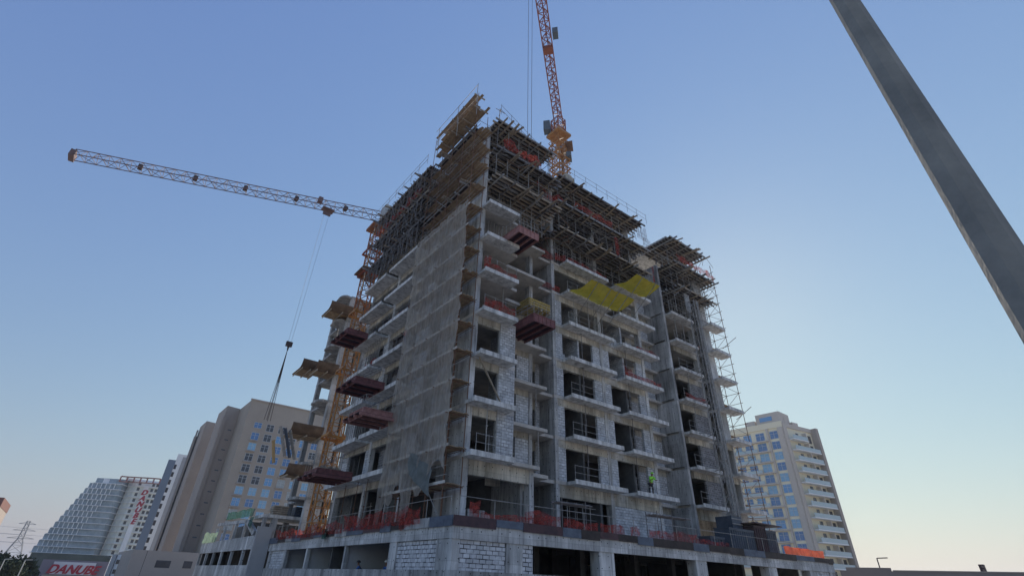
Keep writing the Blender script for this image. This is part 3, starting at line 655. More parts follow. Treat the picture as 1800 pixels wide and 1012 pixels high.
net('red net on the right wing balcony, third floor', (43.4, 27.7, Z(2)+.05+FH), (47.2, 27.8, Z(2)+.05+FH), .55)
net('red net scrap at the sixth floor of the right wing', (46.9, 28.2, Z(5)+.05), (48.5, 28.2, Z(5)+.05), .6)
net('long red net under the roof edge of the left facade', (15.5, 35.5, Z(8)+.3), (15.5, 46.5, Z(8)+.3), .95, amp=.15)
net('red net on the left facade balcony, fifth floor', (16.0, 35.2, Z(4)+.05), (16.0, 38.6, Z(4)+.05), .5)
net('red net on the far left facade balcony, fourth floor', (16.2, 41.0, Z(3)+.05), (16.2, 43.6, Z(3)+.05), .8)
# ================================================================== PODIUM
pod = thing('podium', 'wide grey concrete podium at the foot of the tower with block panels and dark openings', 'building', (14.8, 23.5, -4))
def ppart(name, m, *bx):
    b = MB()
    for q in bx: b.box(*q)
    return b.build(name, m, pod)
ppart('deck_slab', SOFF, (15.1, 55.6, 23.8, 55.0, 4.0, DECK))
ppart('edge_beam', CON2, (14.8, 55.7, 23.5, 23.79, 3.38, 4.28)); ppart('edge_beam', CON2, (14.8, 15.09, 23.8, 55.0, 3.4, 4.28))
ppart('lower_wall', CON, (14.78, 55.7, 23.48, 23.79, -4, 2.06)); ppart('lower_wall', CON, (14.78, 15.09, 23.8, 55.0, -4, 2.06))
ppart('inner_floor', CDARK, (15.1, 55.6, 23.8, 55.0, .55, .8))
for x0, x1, m_ in ((14.82, 15.3, CON2), (18.2, 19.3, CON2), (25.15, 26.45, CON2), (34.75, 36.0, CON2), (44.3, 45.5, CON2), (51.0, 52.2, CON2), (54.6, 55.65, CON)):
    ppart('column', m_, (x0, x1, 23.55, 24.3, 2.065, 3.375))
ppart('block_panel', BLKP, (15.32, 18.18, 23.62, 23.78, 2.065, 3.375)); ppart('block_panel', BLKP, (19.32, 20.05, 23.62, 23.78, 2.065, 3.375)); ppart('block_panel', BLK, (52.22, 54.58, 23.62, 23.78, 2.065, 3.375))
for y0, y1 in ((24.32, 25.0), (29.4, 30.3), (36.75, 37.0), (44.3, 44.6), (49.6, 50.2), (54.0, 54.6)):
    ppart('column', CON2, (14.83, 15.08 if y0 > 30 else 15.06, y0, y1, 2.065, 3.395))
ppart('block_panel', BLKP, (14.9, 15.07, 25.02, 29.38, 2.065, 3.395)); ppart('block_panel', BLK, (14.92, 15.07, 50.25, 53.95, 2.065, 3.395))
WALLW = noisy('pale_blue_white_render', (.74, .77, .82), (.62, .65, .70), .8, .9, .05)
# inner cross walls and columns (seen through the openings)
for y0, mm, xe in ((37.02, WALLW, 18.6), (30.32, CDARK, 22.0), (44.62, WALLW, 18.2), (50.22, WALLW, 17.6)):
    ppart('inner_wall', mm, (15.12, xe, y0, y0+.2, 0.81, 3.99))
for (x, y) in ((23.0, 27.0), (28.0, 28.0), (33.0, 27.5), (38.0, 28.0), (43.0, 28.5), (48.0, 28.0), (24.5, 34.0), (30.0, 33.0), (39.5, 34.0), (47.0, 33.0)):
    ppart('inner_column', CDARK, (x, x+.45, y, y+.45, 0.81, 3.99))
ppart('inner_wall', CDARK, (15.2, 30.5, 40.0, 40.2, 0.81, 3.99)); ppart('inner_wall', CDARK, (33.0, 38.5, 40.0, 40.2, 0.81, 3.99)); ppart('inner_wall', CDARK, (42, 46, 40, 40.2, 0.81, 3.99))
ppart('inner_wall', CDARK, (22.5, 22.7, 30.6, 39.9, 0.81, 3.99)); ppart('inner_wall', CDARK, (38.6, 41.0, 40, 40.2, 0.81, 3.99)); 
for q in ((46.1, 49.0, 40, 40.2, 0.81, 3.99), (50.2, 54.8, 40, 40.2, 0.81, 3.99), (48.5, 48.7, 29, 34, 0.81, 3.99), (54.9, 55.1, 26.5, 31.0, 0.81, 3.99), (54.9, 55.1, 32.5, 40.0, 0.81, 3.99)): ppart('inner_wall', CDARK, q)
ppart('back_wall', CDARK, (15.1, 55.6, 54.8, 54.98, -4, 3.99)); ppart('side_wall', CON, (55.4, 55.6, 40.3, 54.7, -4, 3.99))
# edge form boards along the parapet
xs = 14.75; i = 0; mats = [PLY, PLYB, PLY, PLYB, PLY, PLYB, PLYB, PLY, PLYB, PLY]
while xs < 55.4:
    L_ = random.uniform(1.4, 3.4); e = min(xs+L_, 55.6); hh = random.uniform(.34, .5)
    MB().box(xs, e-.02, 23.42, 23.46, 4.42-hh, 4.42).build('edge_board', (PLY, PLYB, PLY, PLYB, PLYU)[i % 5] if xs < 26 else (PLYU, PLYB, PLYU)[i % 3], None, f'{ORDL[i]} edge board from the near corner along the front podium edge', 'edge board', 'plywood edge boards along the front of the podium')
    xs = e; i += 1
ys = 23.5; i = 0
while ys < 54:
    L_ = random.uniform(1.2, 3); e = ys+L_
    MB().box(14.72, 14.76, ys, e-.02, 4.42-random.uniform(.34, .5), 4.42).build('edge_board', (PLYB, CON, PLYU, PLYB, PLY)[i % 5], None, f'{ORDL[i]} edge board from the near corner along the left podium edge', 'edge board', 'boards along the left edge of the podium')
    ys = e; i += 1
rail('', 'long tube guard rail along the front edge of the podium deck', (15.2, 23.7, DECK+.1), (49.0, 23.7, DECK+.1), 15, 1.0, STEEL, (.95,))
rail('', 'long tube guard rail along the left edge of the podium deck', (15.0, 24.2, DECK+.1), (15.0, 54.0, DECK+.1), 12, 1.0, STEEL, (.95,))
for a, b, hh, lab in ((15.9, 16.5, 1.1, 'bright red net bunch nearest the podium corner'), (16.6, 20.8, .5, 'low red net heap along the front podium edge near the corner'), (19.6, 22.3, .95, 'red net tied to the front podium rail left of the column'), (22.5, 25.4, .75, 'red net tied to the front podium rail in front of the slot'), (25.6, 27.8, .85, 'red net tied to the podium rail in front of the inner scaffold'), (28.4, 29.4, .8, 'small red net square on the podium rail'), (30.2, 35.5, .85, 'pale red net in front of the ground floor block wall'), (35.5, 39.6, .5, 'low red net right of the ground floor block wall')):
    net(lab, (a, 23.75, DECK+.12), (b, 23.75, DECK+.12), hh*.8, amp=.1)
net('orange net along the right end of the podium, nearest the containers', (47.6, 23.6, DECK+.15), (50.2, 23.6, DECK+.15), .6, ORGN, .08, .15)
net('bright orange net at the far right end of the podium', (50.2, 23.6, DECK+.15), (54.6, 23.6, DECK+.15), .6, ORGN, .08, .15)
for a, b, hh, o_, lab in ((26.6, 31.0, 1.0, .25, 'red net over the left podium edge nearest the corner'), (31.0, 37.5, 1.05, .2, 'long pinkish red net over the left podium edge'), (37.5, 44.0, .9, .15, 'red net sagging along the middle of the left podium edge'), (44.0, 53.0, .8, .1, 'dark red net at the far end of the left podium edge')):
    net(lab, (14.66, a, DECK-.15), (14.66, b, DECK-.05), hh, amp=.16, hv=.4, out=(-.05, 0, 0))
net('pointed red net rag hanging down over the left podium edge', (14.62, 27.6, DECK+.2), (14.62, 29.0, DECK+.2), -1.0, amp=.08, hv=.7)
# green rag
crumple((14.6, 40.2, 3.9), (14.6, 41.2, 3.9), (0, 0, .8), 6, 4, .12, .3).build('green_rag', GRNN, None, 'small green net rag hanging on the left podium edge', 'rag')
# ================================================================== left wing of podium
lw = thing('ramp_building', 'low grey concrete ramp block left of the podium with a row of dark openings', 'building', (13.4, 55, -4))
def lpart(name, m, *bx):
    b = MB()
    for q in bx: b.box(*q)
    return b.build(name, m, lw)
lpart('end_wall', PLAS, (13.4, 14.77, 55.05, 55.3, -4, 5.35))
lpart('edge_beam', CON2, (13.38, 13.7, 55.32, 80.0, 3.5, 4.6)); lpart('lower_wall', CON2, (13.38, 13.7, 55.32, 80.0, -4, 2.25))
lpart('deck_slab', SOFF, (13.72, 24.0, 55.32, 80.0, 4.2, 4.45))
for y0 in (55.32, 58.4, 63.0, 67.6, 71.6, 75.6, 79.7): lpart('column', CON2, (13.42, 13.66, y0, y0+.3, 2.255, 3.495))
lpart('inner_wall', CDARK, (16.5, 16.7, 55.4, 79.9, -4, 4.19)); lpart('inner_wall', CDARK, (13.72, 16.48, 79.5, 79.7, -4, 4.19))
# upper parapet / ramp
b = MB(); b.hexa(((13.4, 60.0, 5.9), (13.7, 60.0, 5.9), (13.7, 74, 6.25), (13.4, 74, 6.25), (13.4, 60.0, 6.2), (13.7, 60.0, 6.2), (13.7, 74, 6.55), (13.4, 74, 6.55))); b.build('ramp_beam', CON2, lw)
b = MB(); b.hexa(((13.4, 56.5, 4.62), (13.7, 56.5, 4.62), (13.7, 60.5, 5.9), (13.4, 60.5, 5.9), (13.4, 56.0, 5.0), (13.7, 56.0, 5.0), (13.7, 60.0, 6.25), (13.4, 60.0, 6.25))); b.build('ramp_beam', CON2, lw)
for y0 in (60.5, 64.5, 69.5, 73.6): lpart('column', CON2, (13.42, 13.66, y0, y0+.25, 4.61, 6.0))
lpart('roof_slab', SEDGE, (13.72, 22.0, 55.4, 59.9, 6.15, 6.42)); lpart('column', CON2, (14.6, 15.1, 55.4, 55.9, 4.46, 6.14)); lpart('inner_wall', CDARK, (14.4, 24.0, 62.0, 62.2, 4.46, 6.14)); lpart('column', CON2, (13.8, 14.1, 55.42, 55.8, 4.46, 6.14))
lpart('inner_wall', CDARK, (15.6, 15.8, 62.3, 74.0, 4.46, 6.3))
crumple((13.3, 57.5, 6.35), (13.3, 69.5, 6.6), (0, 0, .85), 30, 5, .12, .25).build('safety_net', GRNN, None, 'dark green net stretched over the ramp parapet', 'safety net', 'green nets on the ramp block')
crumple((13.3, 72.0, 4.55), (13.3, 80.0, 4.6), (0, 0, 1.2), 20, 5, .15, .3).build('safety_net', PGRN, None, 'pale green net piece at the far end of the ramp block', 'safety net', 'green nets on the ramp block')
net('green net hanging at the near end of the ramp parapet', (13.2, 56.8, 5.1), (13.2, 58.4, 5.6), 1.3, GRNN)
# clutter on that roof: formwork stacks
for (x, y, w, d, hh, mm, lab) in ((14.6, 56.2, 1.6, 1.2, .9, TIMB, 'brown stacked timber bundle on the roof of the ramp block'), (16.6, 56.0, 1.5, 1.2, .95, BLUE, 'dark blue bundle on the roof of the ramp block, beside the crane mast'), (18.4, 56.2, 1.8, 1.2, .5, PLY, 'low dark stack of boards on the roof of the ramp block')):
    b = MB(); n = 5
    for i in range(n): b.box(x+random.uniform(0, .15), x+w-random.uniform(0, .15), y, y+d, 6.45+hh*i/n, 6.45+hh*(i+.8)/n)
    b.build('material_stack', mm, None, lab, 'material stack', 'stacks of material on the ramp block roof')
# ================================================================== far wing behind the crane (second block)
w2 = thing('far_tower_wing', 'far concrete wing behind the crane mast with curved balcony slabs stepping out to the left', 'building', (17, 54, DECK))
def wp(name, m, *bx):
    b = MB()
    for q in bx: b.box(*q)
    return b.build(name, m, w2)
WC = concrete('far_wing_white_render', (.50, .50, .51), (.66, .66, .67))  # white finish of the far wing columns and walls
for k in range(0, 8):
    z1 = Z(k); wp('floor_slab', CON, (16.9, 29, 54, 60, z1-.24, z1))
    # curved balcony
    pts = [(16.89, 54.2), (16.3, 54.1), (15.9, 54.5), (15.75, 55.2), (15.85, 56.6), (16.89, 56.8)]
    MB().prism(pts, z1-.26, z1-.02).build('balcony_slab', CON, w2)
for k in range(-1, 7):
    za = DECK if k < 0 else Z(k); zb = Z(k+1)-SL
    wp('column', WC, (16.92, 17.5, 54.05, 54.6, za, zb)); wp('column', WC, (17.9, 18.6, 54.3, 54.9, za, zb)); wp('column', WC, (19.6, 20.2, 54.05, 54.6, za, zb)); wp('column', WC, (21.6, 22.2, 54.05, 54.6, za, zb))
    wp('column', CON, (16.92, 17.4, 59.4, 59.98, za, zb)); wp('inner_wall', CDARK, (18.9, 19.1, 55, 59.9, za, zb)); wp('inner_wall', WC if k % 2 else BLK, (20.3, 24.0, 55.4, 55.6, za, zb))
DTIM = noisy('dark_curved_plywood', (.23, .165, .12), (.11, .08, .06), 1.5, .9, .05)
# curved timber shutters (balcony soffit moulds)
def shutter(label, x0, x1, y0, y1, z, tilt=0):
    t = thing('balcony_shutter', label, 'shutter', (x0, y0, z), 'curved timber balcony shutters on the far wing')
    m = MB(); n = 8
    for i in range(n):
        a0 = math.pi*.5*i/n; a1 = math.pi*.5*(i+1)/n
        ya, yb = y0+.9*(1-math.cos(a0)), y0+.9*(1-math.cos(a1)); za, zb = z+.9*(1-math.sin(a0)), z+.9*(1-math.sin(a1))
        m.hexa(((x0, ya, za), (x1, ya, za+tilt), (x1, yb, zb+tilt), (x0, yb, zb), (x0, ya+.05, za+.05), (x1, ya+.05, za+.05+tilt), (x1, yb+.05, zb+.05), (x0, yb+.05, zb+.05)))
    m.build('curved_skin', DTIM, t)
    MB().box(x0, x1, y0+.95, y1, z-.02, z+.05).build('bottom_board', PLANK, t)
    for xx in (x0+.1, (x0+x1)/2, x1-.2): MB().box(xx, xx+.08, y0+.1, y1, z-.2, z-.03).build('rib', TIMB, t)
shutter('curved timber shutter sticking out at the bottom of the far wing, above the beige building', 13.6, 16.8, 53.0, 56.0, Z(2)-.9)
shutter('curved timber shutter on the far wing, left one of the middle pair', 13.6, 15.6, 55.5, 59.0, Z(4)+.2)
shutter('curved timber shutter on the far wing, right one of the middle pair', 14.6, 17.0, 53.2, 56.0, Z(4)-.4)
shutter('topmost curved timber shutter on the far wing', 14.4, 17.4, 53.0, 56.0, Z(6)+.4)
shutter('small curved shutter beside the lowest red platform', 14.2, 16.6, 53.2, 55.5, Z(1)-1.5)
# tilted panels and yellow board
for i, (x, z, a) in enumerate(((13.5, 11.4, .5), (14.0, 11.3, .4), (14.5, 11.2, .32))):
    MB().bar((x-.9, 53.5, z+2.6), (x+.3, 53.8, z), .45, .08).build('tilted_panel', PLYB if i % 2 else STEEL, None, f'{ORD[i]} of three tilted grey panels leaning out from the far wing', 'formwork panel', 'tilted panels on the far wing')
MB().bar((12.3, 53.5, 12.6), (12.9, 53.6, 10.6), .55, .06).build('tilted_panel', noisy('tan_board', (.50, .34, .16), (.34, .22, .1), 3, .8, .05), None, 'curved tan board tilted at the left end of the far wing', 'formwork panel')
# ================================================================== cranes
def lattice(t, a, b, w, name, m, thick=.11, npan=None, tri=False, mb=None):
    """square (or triangular) lattice from a to b; chords and bracing as parts"""
    a = Vector(a); b = Vector(b); d = (b-a).normalized(); Ln = (b-a).length
    if abs(d.z) > .9: u = Vector((1, 0, 0))
    else: u = d.cross(Vector((0, 0, 1))).normalized()
    v = u.cross(d).normalized()
    if tri: cs = [u*w/2, -u*w/2, v*w*.95]
    else: cs = [u*w/2+v*w/2, -u*w/2+v*w/2, -u*w/2-v*w/2, u*w/2-v*w/2]
    npan = npan or max(2, int(Ln/w))
    for c in cs: MB().bar(a+c, b+c, thick, thick).build(name+'_chord', m, t)
    nseg = max(1, npan//4)
    for sgi in range(nseg):
        m_ = MB(); i0 = int(npan*sgi/nseg); i1 = int(npan*(sgi+1)/nseg)
        for i in range(i0, i1):
            p0 = a+d*Ln*i/npan; p1 = a+d*Ln*(i+1)/npan
            for q in range(len(cs)):
                c0 = cs[q]; c1 = cs[(q+1) % len(cs)]
                if i % 2: c0, c1 = c1, c0
                m_.bar(p0+c0, p1+c1, thick*.55, thick*.55); m_.bar(p1+c0, p1+c1, thick*.5, thick*.5)
        m_.build(name+'_bracing', mb or m, t)
# --- left crane
mx, my = 16.5, 48.6
lc = thing('tower_crane', 'orange tower crane rising beside the left facade, jib reaching to the left', 'crane', (mx, my, DECK))
lattice(lc, (mx, my, DECK), (mx, my, 26), 1.2, 'mast', ORNG, .12, 18)
lattice(lc, (mx, my, 26), (mx, my, 37.2), 1.2, 'upper_mast', CRUS, .12, 9)
# climbing collars
for zz in (12.5, 19.0, 25.5, 30.5, 33.6):
    b = MB()
    for s1 in (-1, 1): b.box(mx-1.0, mx+1.0, my+s1*.85-.07, my+s1*.85+.07, zz, zz+.22); b.box(mx+s1*.85-.07, mx+s1*.85+.07, my-1.0, my+1.0, zz+.225, zz+.44)
    b.build('collar', ORNG if zz < 28 else CRED, lc)
MB().box(mx-1.3, mx+1.1, my-1.3, my+1.2, 30.9, 31.0).build('work_platform', RUST, lc)
MB().box(mx-1.1, mx+1.1, my-1.1, my+1.1, 37.2, 37.5).build('slewing_ring', CRUS, lc)
tipd = 62.9; tip = Vector((-tipd*math.sin(R(13.57)), tipd*math.cos(R(13.57)), 39.5)); root = Vector((mx, my, 39.0)); jd = (tip-root).normalized()
lattice(lc, root+Vector((0, 0, 0)), tip, 1.2, 'jib', CPINK, .075, 30, tri=True, mb=CPINK)
b = MB(); cj = root-jd*.5; MB().box(mx-.2, mx+1.2, my-1.6, my-.2, 38.0, 40.3).build('cab', CABW, lc, label='pale grey crane cab')
cb2 = root-jd*9; lattice(lc, root, cb2, 1.1, 'counter_jib', CRUS, .12, 8)
MB().box(cb2.x-1, cb2.x+.6, cb2.y-.9, cb2.y+.9, 37.6, 39.3).build('counterweight', CON, lc)
for s_ in (.13, .3, .47, .63, .8):
    q = root+(tip-root)*s_; MB().box(q.x-.22, q.x+.22, q.y-.5, q.y+.1, q.z+.1, q.z+.55).build('junction_box', CDRK, lc)
MB().box(tip.x-.2, tip.x+.3, tip.y-.7, tip.y+.7, tip.z-.2, tip.z+.6).build('jib_end', CPINK, lc)
q = None
for i in range(1000):
    s_ = i/1000; qq = root+(tip-root)*s_
    if math.degrees(math.atan2(qq.x, qq.y)) < 11.85: q = qq; break
tr = MB(); tr.box(q.x-.7, q.x+.7, q.y-.45, q.y+.45, q.z-.35, q.z-.2); tr.box(q.x-.45, q.x+.45, q.y-.12, q.y+.12, q.z-1.0, q.z-.6); tr.box(q.x-1.4, q.x-.9, q.y-.3, q.y+.3, q.z+.3, q.z+1.0); tr.build('trolley', CPINK, lc)
hk = Vector((q.x*.985, q.y*.985, 20.7))
rp = MB()
for dx in (-.28, .28): rp.tube((q.x+dx, q.y, q.z-1.1), (hk.x+dx*.5, hk.y, hk.z+.5), .012, 4)
rp.build('hoist_rope', ROPEL, lc)
b = MB(); b.box(hk.x-.3, hk.x+.3, hk.y-.14, hk.y+.14, hk.z+.12, hk.z+.6); b.tube((hk.x, hk.y, hk.z+.15), (hk.x, hk.y, hk.z-.35), .12, 8, .05); b.build('hook_block', CDRK, lc)
b = MB()
for dx, dy in ((-.35, 0), (.35, 0), (.1, .3), (-.1, -.2)): b.tube((hk.x, hk.y, hk.z-.3), (hk.x+dx*.3, hk.y, hk.z-3.6), .03, 4); b.tube((hk.x+dx*.3, hk.y, hk.z-3.6), (hk.x+dx*.8, hk.y+dy*.6, hk.z-7.2), .025, 4)
b.build('sling', CDRK, lc)
# --- right crane (behind the central wing), jib coming overhead
d2 = 60; cxr, cyr = d2*math.sin(R(44.5)), d2*math.cos(R(44.5))
rc = thing('tower_crane', 'orange and red tower crane behind the roof of the central wing, jib pointing overhead', 'crane', (cxr, cyr, DECK))
lattice(rc, (cxr, cyr, DECK), (cxr, cyr, 66), 1.7, 'mast', ORNG, .13, 34)
rot0 = Vector((cxr, cyr, 70.5)); jt = Vector((26*math.sin(R(38.5)), 26*math.cos(R(38.5)), 70.5)); jd = (jt-rot0).normalized()
b = MB(); b.box(cxr-1.5, cxr+1.5, cyr-1.5, cyr+1.5, 66, 66.5); b.build('slewing_ring', ORNG, rc); lattice(rc, (cxr, cyr, 66.5), (cxr, cyr, 70.2), 1.7, 'tower_head', CRED, .18, 3)
lattice(rc, rot0, jt, 1.45, 'jib', CRED, .16, 26, tri=True)
cj = rot0-jd*7; lattice(rc, rot0, cj, 1.5, 'counter_jib', ORNG, .16, 5)
MB().box(cj.x-1, cj.x+1, cj.y-1, cj.y+1, 68.5, 71).build('counterweight', CON, rc)
sd_ = Vector((-jd.y, jd.x, 0))
def rbox(name, c, along, side, hh, m, zc):
    c = Vector(c); A = jd*along/2; B = sd_*side/2; z0 = Vector((0, 0, zc)); z1 = Vector((0, 0, zc+hh))
    MB().hexa((c-A-B+z0, c+A-B+z0, c+A+B+z0, c-A+B+z0, c-A-B+z1, c+A-B+z1, c+A+B+z1, c-A+B+z1)).build(name, m, rc)
base = Vector((cxr, cyr, 0))
rbox('cab', base-sd_*1.9+jd*.6, 1.3, 1.1, 2.2, CABB, 67.0); rbox('work_platform', base+sd_*1.6, 1.6, .8, 1.0, CABB, 60.6); rbox('work_platform', base+sd_*1.7, 2.2, 1.2, .25, RUST, 63.4)
for zc in (56.5, 58.5, 60.5, 63.5):
    b = MB(); w_ = 1.25
    for (a0, a1) in (((-w_, -w_), (w_, -w_)), ((w_, -w_), (w_, w_)), ((w_, w_), (-w_, w_)), ((-w_, w_), (-w_, -w_))): b.bar((cxr+a0[0], cyr+a0[1], zc), (cxr+a1[0], cyr+a1[1], zc), .16, .2); b.bar((cxr+a0[0], cyr+a0[1], zc), (cxr+a1[0], cyr+a1[1], zc+1.1), .07, .07); b.bar((cxr+a0[0], cyr+a0[1], zc+1.1), (cxr+a1[0], cyr+a1[1], zc+1.1), .07, .07)
    b.build('climbing_frame', ORNG, rc); rbox('climbing_ram', base+sd_*.5, .45, .45, 12.0, ORNG, 51.0)
def onjib(s_): return Vector((rot0.x+(jt.x-rot0.x)*s_, rot0.y+(jt.y-rot0.y)*s_, 0))
rbox('maintenance_basket', onjib(.48)+sd_*1.4, 1.2, .8, 1.2, CABB, 69.6); rbox('winch_box', onjib(.40), 1.2, 1.5, .5, CRED, 70.2); rbox('hoist_winch', onjib(.78)+sd_*-1.4, 1.5, 1.0, 1.2, CABB, 69.4); rbox('trolley', onjib(.8), 1.2, 1.9, .5, CDRK, 69.5)
tq = onjib(.74)-sd_*.9
b = MB()
for dx in (-.25, .25): b.tube((tq.x+sd_.x*dx, tq.y+sd_.y*dx, 69.5), (tq.x+sd_.x*dx*.7, tq.y+sd_.y*dx*.7, 30), .03, 4)
b.build('hoist_rope', ROPE, rc)
# ================================================================== hoist mast on the right + base
hm = thing('passenger_hoist', 'grey rack hoist mast climbing the right hand wing with blue-grey cage at its base', 'hoist', (45.3, 26.1, DECK))
b0 = Vector((45.3, 26.15, DECK))
for zz in range(0, 16):
    m_ = MB(); z0 = DECK+zz*1.508; z1 = z0+1.5; w = .36
    for sx_ in (-w, w):
        for sy_ in (-w, w): m_.tube((45.3+sx_, 26.15+sy_, z0), (45.3+sx_, 26.15+sy_, z1), .045, 5)
    for (a, b_) in (((-w, -w), (w, -w)), ((w, -w), (w, w)), ((w, w), (-w, w)), ((-w, w), (-w, -w))):
        m_.tube((45.3+a[0], 26.15+a[1], z0), (45.3+b_[0], 26.15+b_[1], z1-.75), .025, 4); m_.tube((45.3+b_[0], 26.15+b_[1], z1-.75), (45.3+a[0], 26.15+a[1], z1), .025, 4); m_.tube((45.3+a[0], 26.15+a[1], z1-.05), (45.3+b_[0], 26.15+b_[1], z1-.05), .03, 4)
    m_.box(45.3-.05, 45.3+.05, 26.15-w-.12, 26.15-w-.05, z0, z1)
    m_.build('mast_section', STEEL, hm)
for k in range(1, 7):
    MB().tube((45.3-.3, 26.5, Z(k)-.1), (44.6, 27.76, Z(k)-.1), .035, 5).tube((45.3+.3, 26.5, Z(k)-.1), (46.2, 27.76, Z(k)-.1), .035, 5).build('wall_tie', STEEL, hm)
b = MB(); b.box(43.3, 44.8, 25.3, 26.8, DECK, 7.0); b.build('cage', BLUE, hm)
b = MB()
for i in range(7): b.box(43.27, 44.83, 25.27, 25.297, DECK+.2+.38*i, DECK+.27+.38*i)
b.build('cage_rib', STEEL, hm)
MB().box(45.0, 45.9, 26.8, 26.9, Z(6)+.2, Z(6)+2.4).build('landing_gate', STEEL, hm)
def bin_(label, x0, x1, y0, y1, z0, z1, m, cat='container', name='site_container'):
    t = thing(name, label, cat, (x0, y0, z0), 'site boxes and containers on the podium deck')
    MB().box(x0, x1, y0, y1, z0, z1).build('body', m, t)
    rb = MB(); n = int((x1-x0)/.3)
    for i in range(n+1): xx = x0+(x1-x0)*i/max(1, n); rb.box(xx-.03, xx+.03, y0-.05, y0-.003, z0+.05, z1-.05)
    rb.box(x0-.05, x1+.05, y0-.06, y0-.053, z1-.1, z1+.02)
    rb.build('corrugation', m, t)
    MB().box(x0-.06, x1+.06, y0-.08, y1+.06, z1+.003, z1+.07).build('lid', m, t)
bin_('dark blue-grey container on the podium deck in front of the hoist', 40.9, 44.4, 24.3, 25.6, DECK, 5.85, BLUE)
bin_('blackish maroon box cabin on the podium right of the hoist', 44.9, 46.6, 24.4, 26.0, DECK, 6.3, PURP, 'cabin', 'box_cabin')
bin_('dark cabin with grey side panel at the podium edge', 46.7, 48.4, 24.5, 26.2, DECK, 6.1, BLUE, 'cabin', 'box_cabin')
bin_('low dark box on the podium deck left of the blue-grey container', 38.6, 40.4, 24.6, 25.6, DECK, 5.1, BLUE)
MB().box(44.6, 48.9, 24.0, 26.6, 6.5, 6.58).build('shelter_roof', PURP, None, 'thin dark sheet roof over the cabins on the podium', 'roof sheet')
def tableform(label, x0, x1, y0, y1, z, px):
    t = thing('loading_table', label, 'table', (x0, y0, DECK), 'stacks of tubes on trestles on the podium')
    for i in range(7): MB().tube((x0+random.uniform(-.3, .3), y0+.12*i, z+.05*random.random()), (x1+random.uniform(-.3, .3), y0+.12*i+.1, z+.08), .045, 5).build('tube', DARKM, t)
    for xx in px:
        MB().tube((xx, y0, DECK), (xx, y0, z+.3), .03, 5).tube((xx, y1, DECK), (xx, y1, z+.3), .03, 5).build('leg', DARKM, t)
tableform('dark tubes stacked on trestles in front of the ground floor block wall', 32.6, 37.2, 25.0, 26.0, 6.1, (33.0, 34.7, 36.4))
tableform('dark tubes stacked high on trestles in front of the slot', 23.4, 26.6, 25.2, 26.0, 6.0, (23.8, 25.9))
def blocks(label, x, y, z, nx, nz, m=BLK):
    b = MB()
    for i in range(nx):
        for k in range(nz-(i % 2)): xx = x+.43*i+random.uniform(-.02, .02); b.box(xx, xx+.4, y, y+.2+random.uniform(0, .1), z+.205*k+.01, z+.205*k+.2)
    b.build('block_stack', CON2, None, label, 'block stack', 'stacks of grey blocks on the slabs')
blocks('stack of grey blocks in the left opening of the central wing, fourth floor', 28.1, 29.3, Z(3), 3, 4)
blocks('stack of grey blocks in the right opening of the central wing, fifth floor', 34.2, 29.2, Z(4), 4, 5)
blocks('stack of grey blocks inside the near corner ground storey', 18.3, 27.6, DECK, 4, 5)
blocks('low pile of grey blocks on the near corner slab, fifth floor', 18.2, 26.8, Z(4), 3, 3)
blocks('stack of grey blocks on the sixth slab of the central wing', 29.0, 29.2, Z(5), 3, 4)
blocks('stack of grey blocks on the sixth slab of the right hand wing', 46.8, 29.3, Z(5), 3, 4)
# leaning plank on A
MB().bar((17.3, 25.9, Z(2)-.3), (19.7, 26.3, Z(1)+.15), .12, .05).build('timber_plank', TIMB, None, 'timber plank leaning across the near corner window on the second floor', 'plank')
# ================================================================== right end scaffold
rs = thing('facade_scaffold', 'rusty tube scaffold tower at the right end of the tower', 'scaffold', (52.6, 27, DECK))
PTS = ((50.95, 28.2), (50.95, 29.6), (52.02, 26.75), (52.02, 28.2), (52.02, 29.6))
for x, y in PTS: MB().tube((x, y, DECK), (x, y, 36.2), .035, 5).build('standard', RUST, rs)
zz = DECK+1.2; i = 0
while zz < 36:
    for (a, b) in (((50.75, 28.2), (52.2, 28.2)), ((50.75, 29.6), (52.2, 29.6)), ((50.95, 28.0), (50.95, 29.8)), ((52.02, 26.5), (52.02, 29.8))):
        MB().tube((*a, zz), (*b, zz), .028, 5).build('ledger', RUST, rs)
    q0, q1 = (28.2, 26.75) if i % 2 else (26.75, 28.2)
    MB().tube((52.04, q0, zz-1.1), (52.04, q1, zz), .025, 5).build('brace', STEEL, rs)
    MB().tube((50.95, 28.18, zz-1.1), (52.0, 28.18, zz), .025, 5).build('brace', STEEL, rs)
    if i % 3 == 0: MB().box(50.9, 52.15, 28.25, 29.5, zz+.03, zz+.09).build('scaffold_board', PLANK, rs)
    zz += 1.1; i += 1
MB().tube((51.6, 27.2, 25.0), (52.9, 26.0, 26.4), .03, 5).build('stub_tube', RUST, rs); MB().tube((51.6, 27.4, 17.0), (53.0, 26.2, 18.4), .03, 5).build('stub_tube', RUST, rs)
# rebar cages on roof
def rebar(label, x0, x1, y, z, n, hgt, lean=0):
    t = thing('rebar_cage', label, 'rebar', (x0, y, z), 'starter bars sticking up from the roof')
    for i in range(n):
        x = x0+(x1-x0)*i/(n-1); MB().tube((x, y, z), (x+lean*random.uniform(.5, 1.2), y+random.uniform(-.1, .1), z+hgt*random.uniform(.85, 1)), .024, 4).build('bar', RUST, t)
    for zz in (.5, 1.0): MB().tube((x0, y, z+zz), (x1, y, z+zz), .014, 4).build('tie', RUST, t)
rebar('starter bars on the roof between central and right wings', 40.4, 42.2, 28.6, ZR-.6, 9, 2.2)
rebar('taller starter bars standing on the roof of the right hand wing', 47.0, 50.2, 28.0, ZR+.2, 14, 2.1, .3)
rebar('short starter bars at the left of the right wing roof', 41.6, 43.0, 28.8, Z(8)+1.4, 6, 2.0)
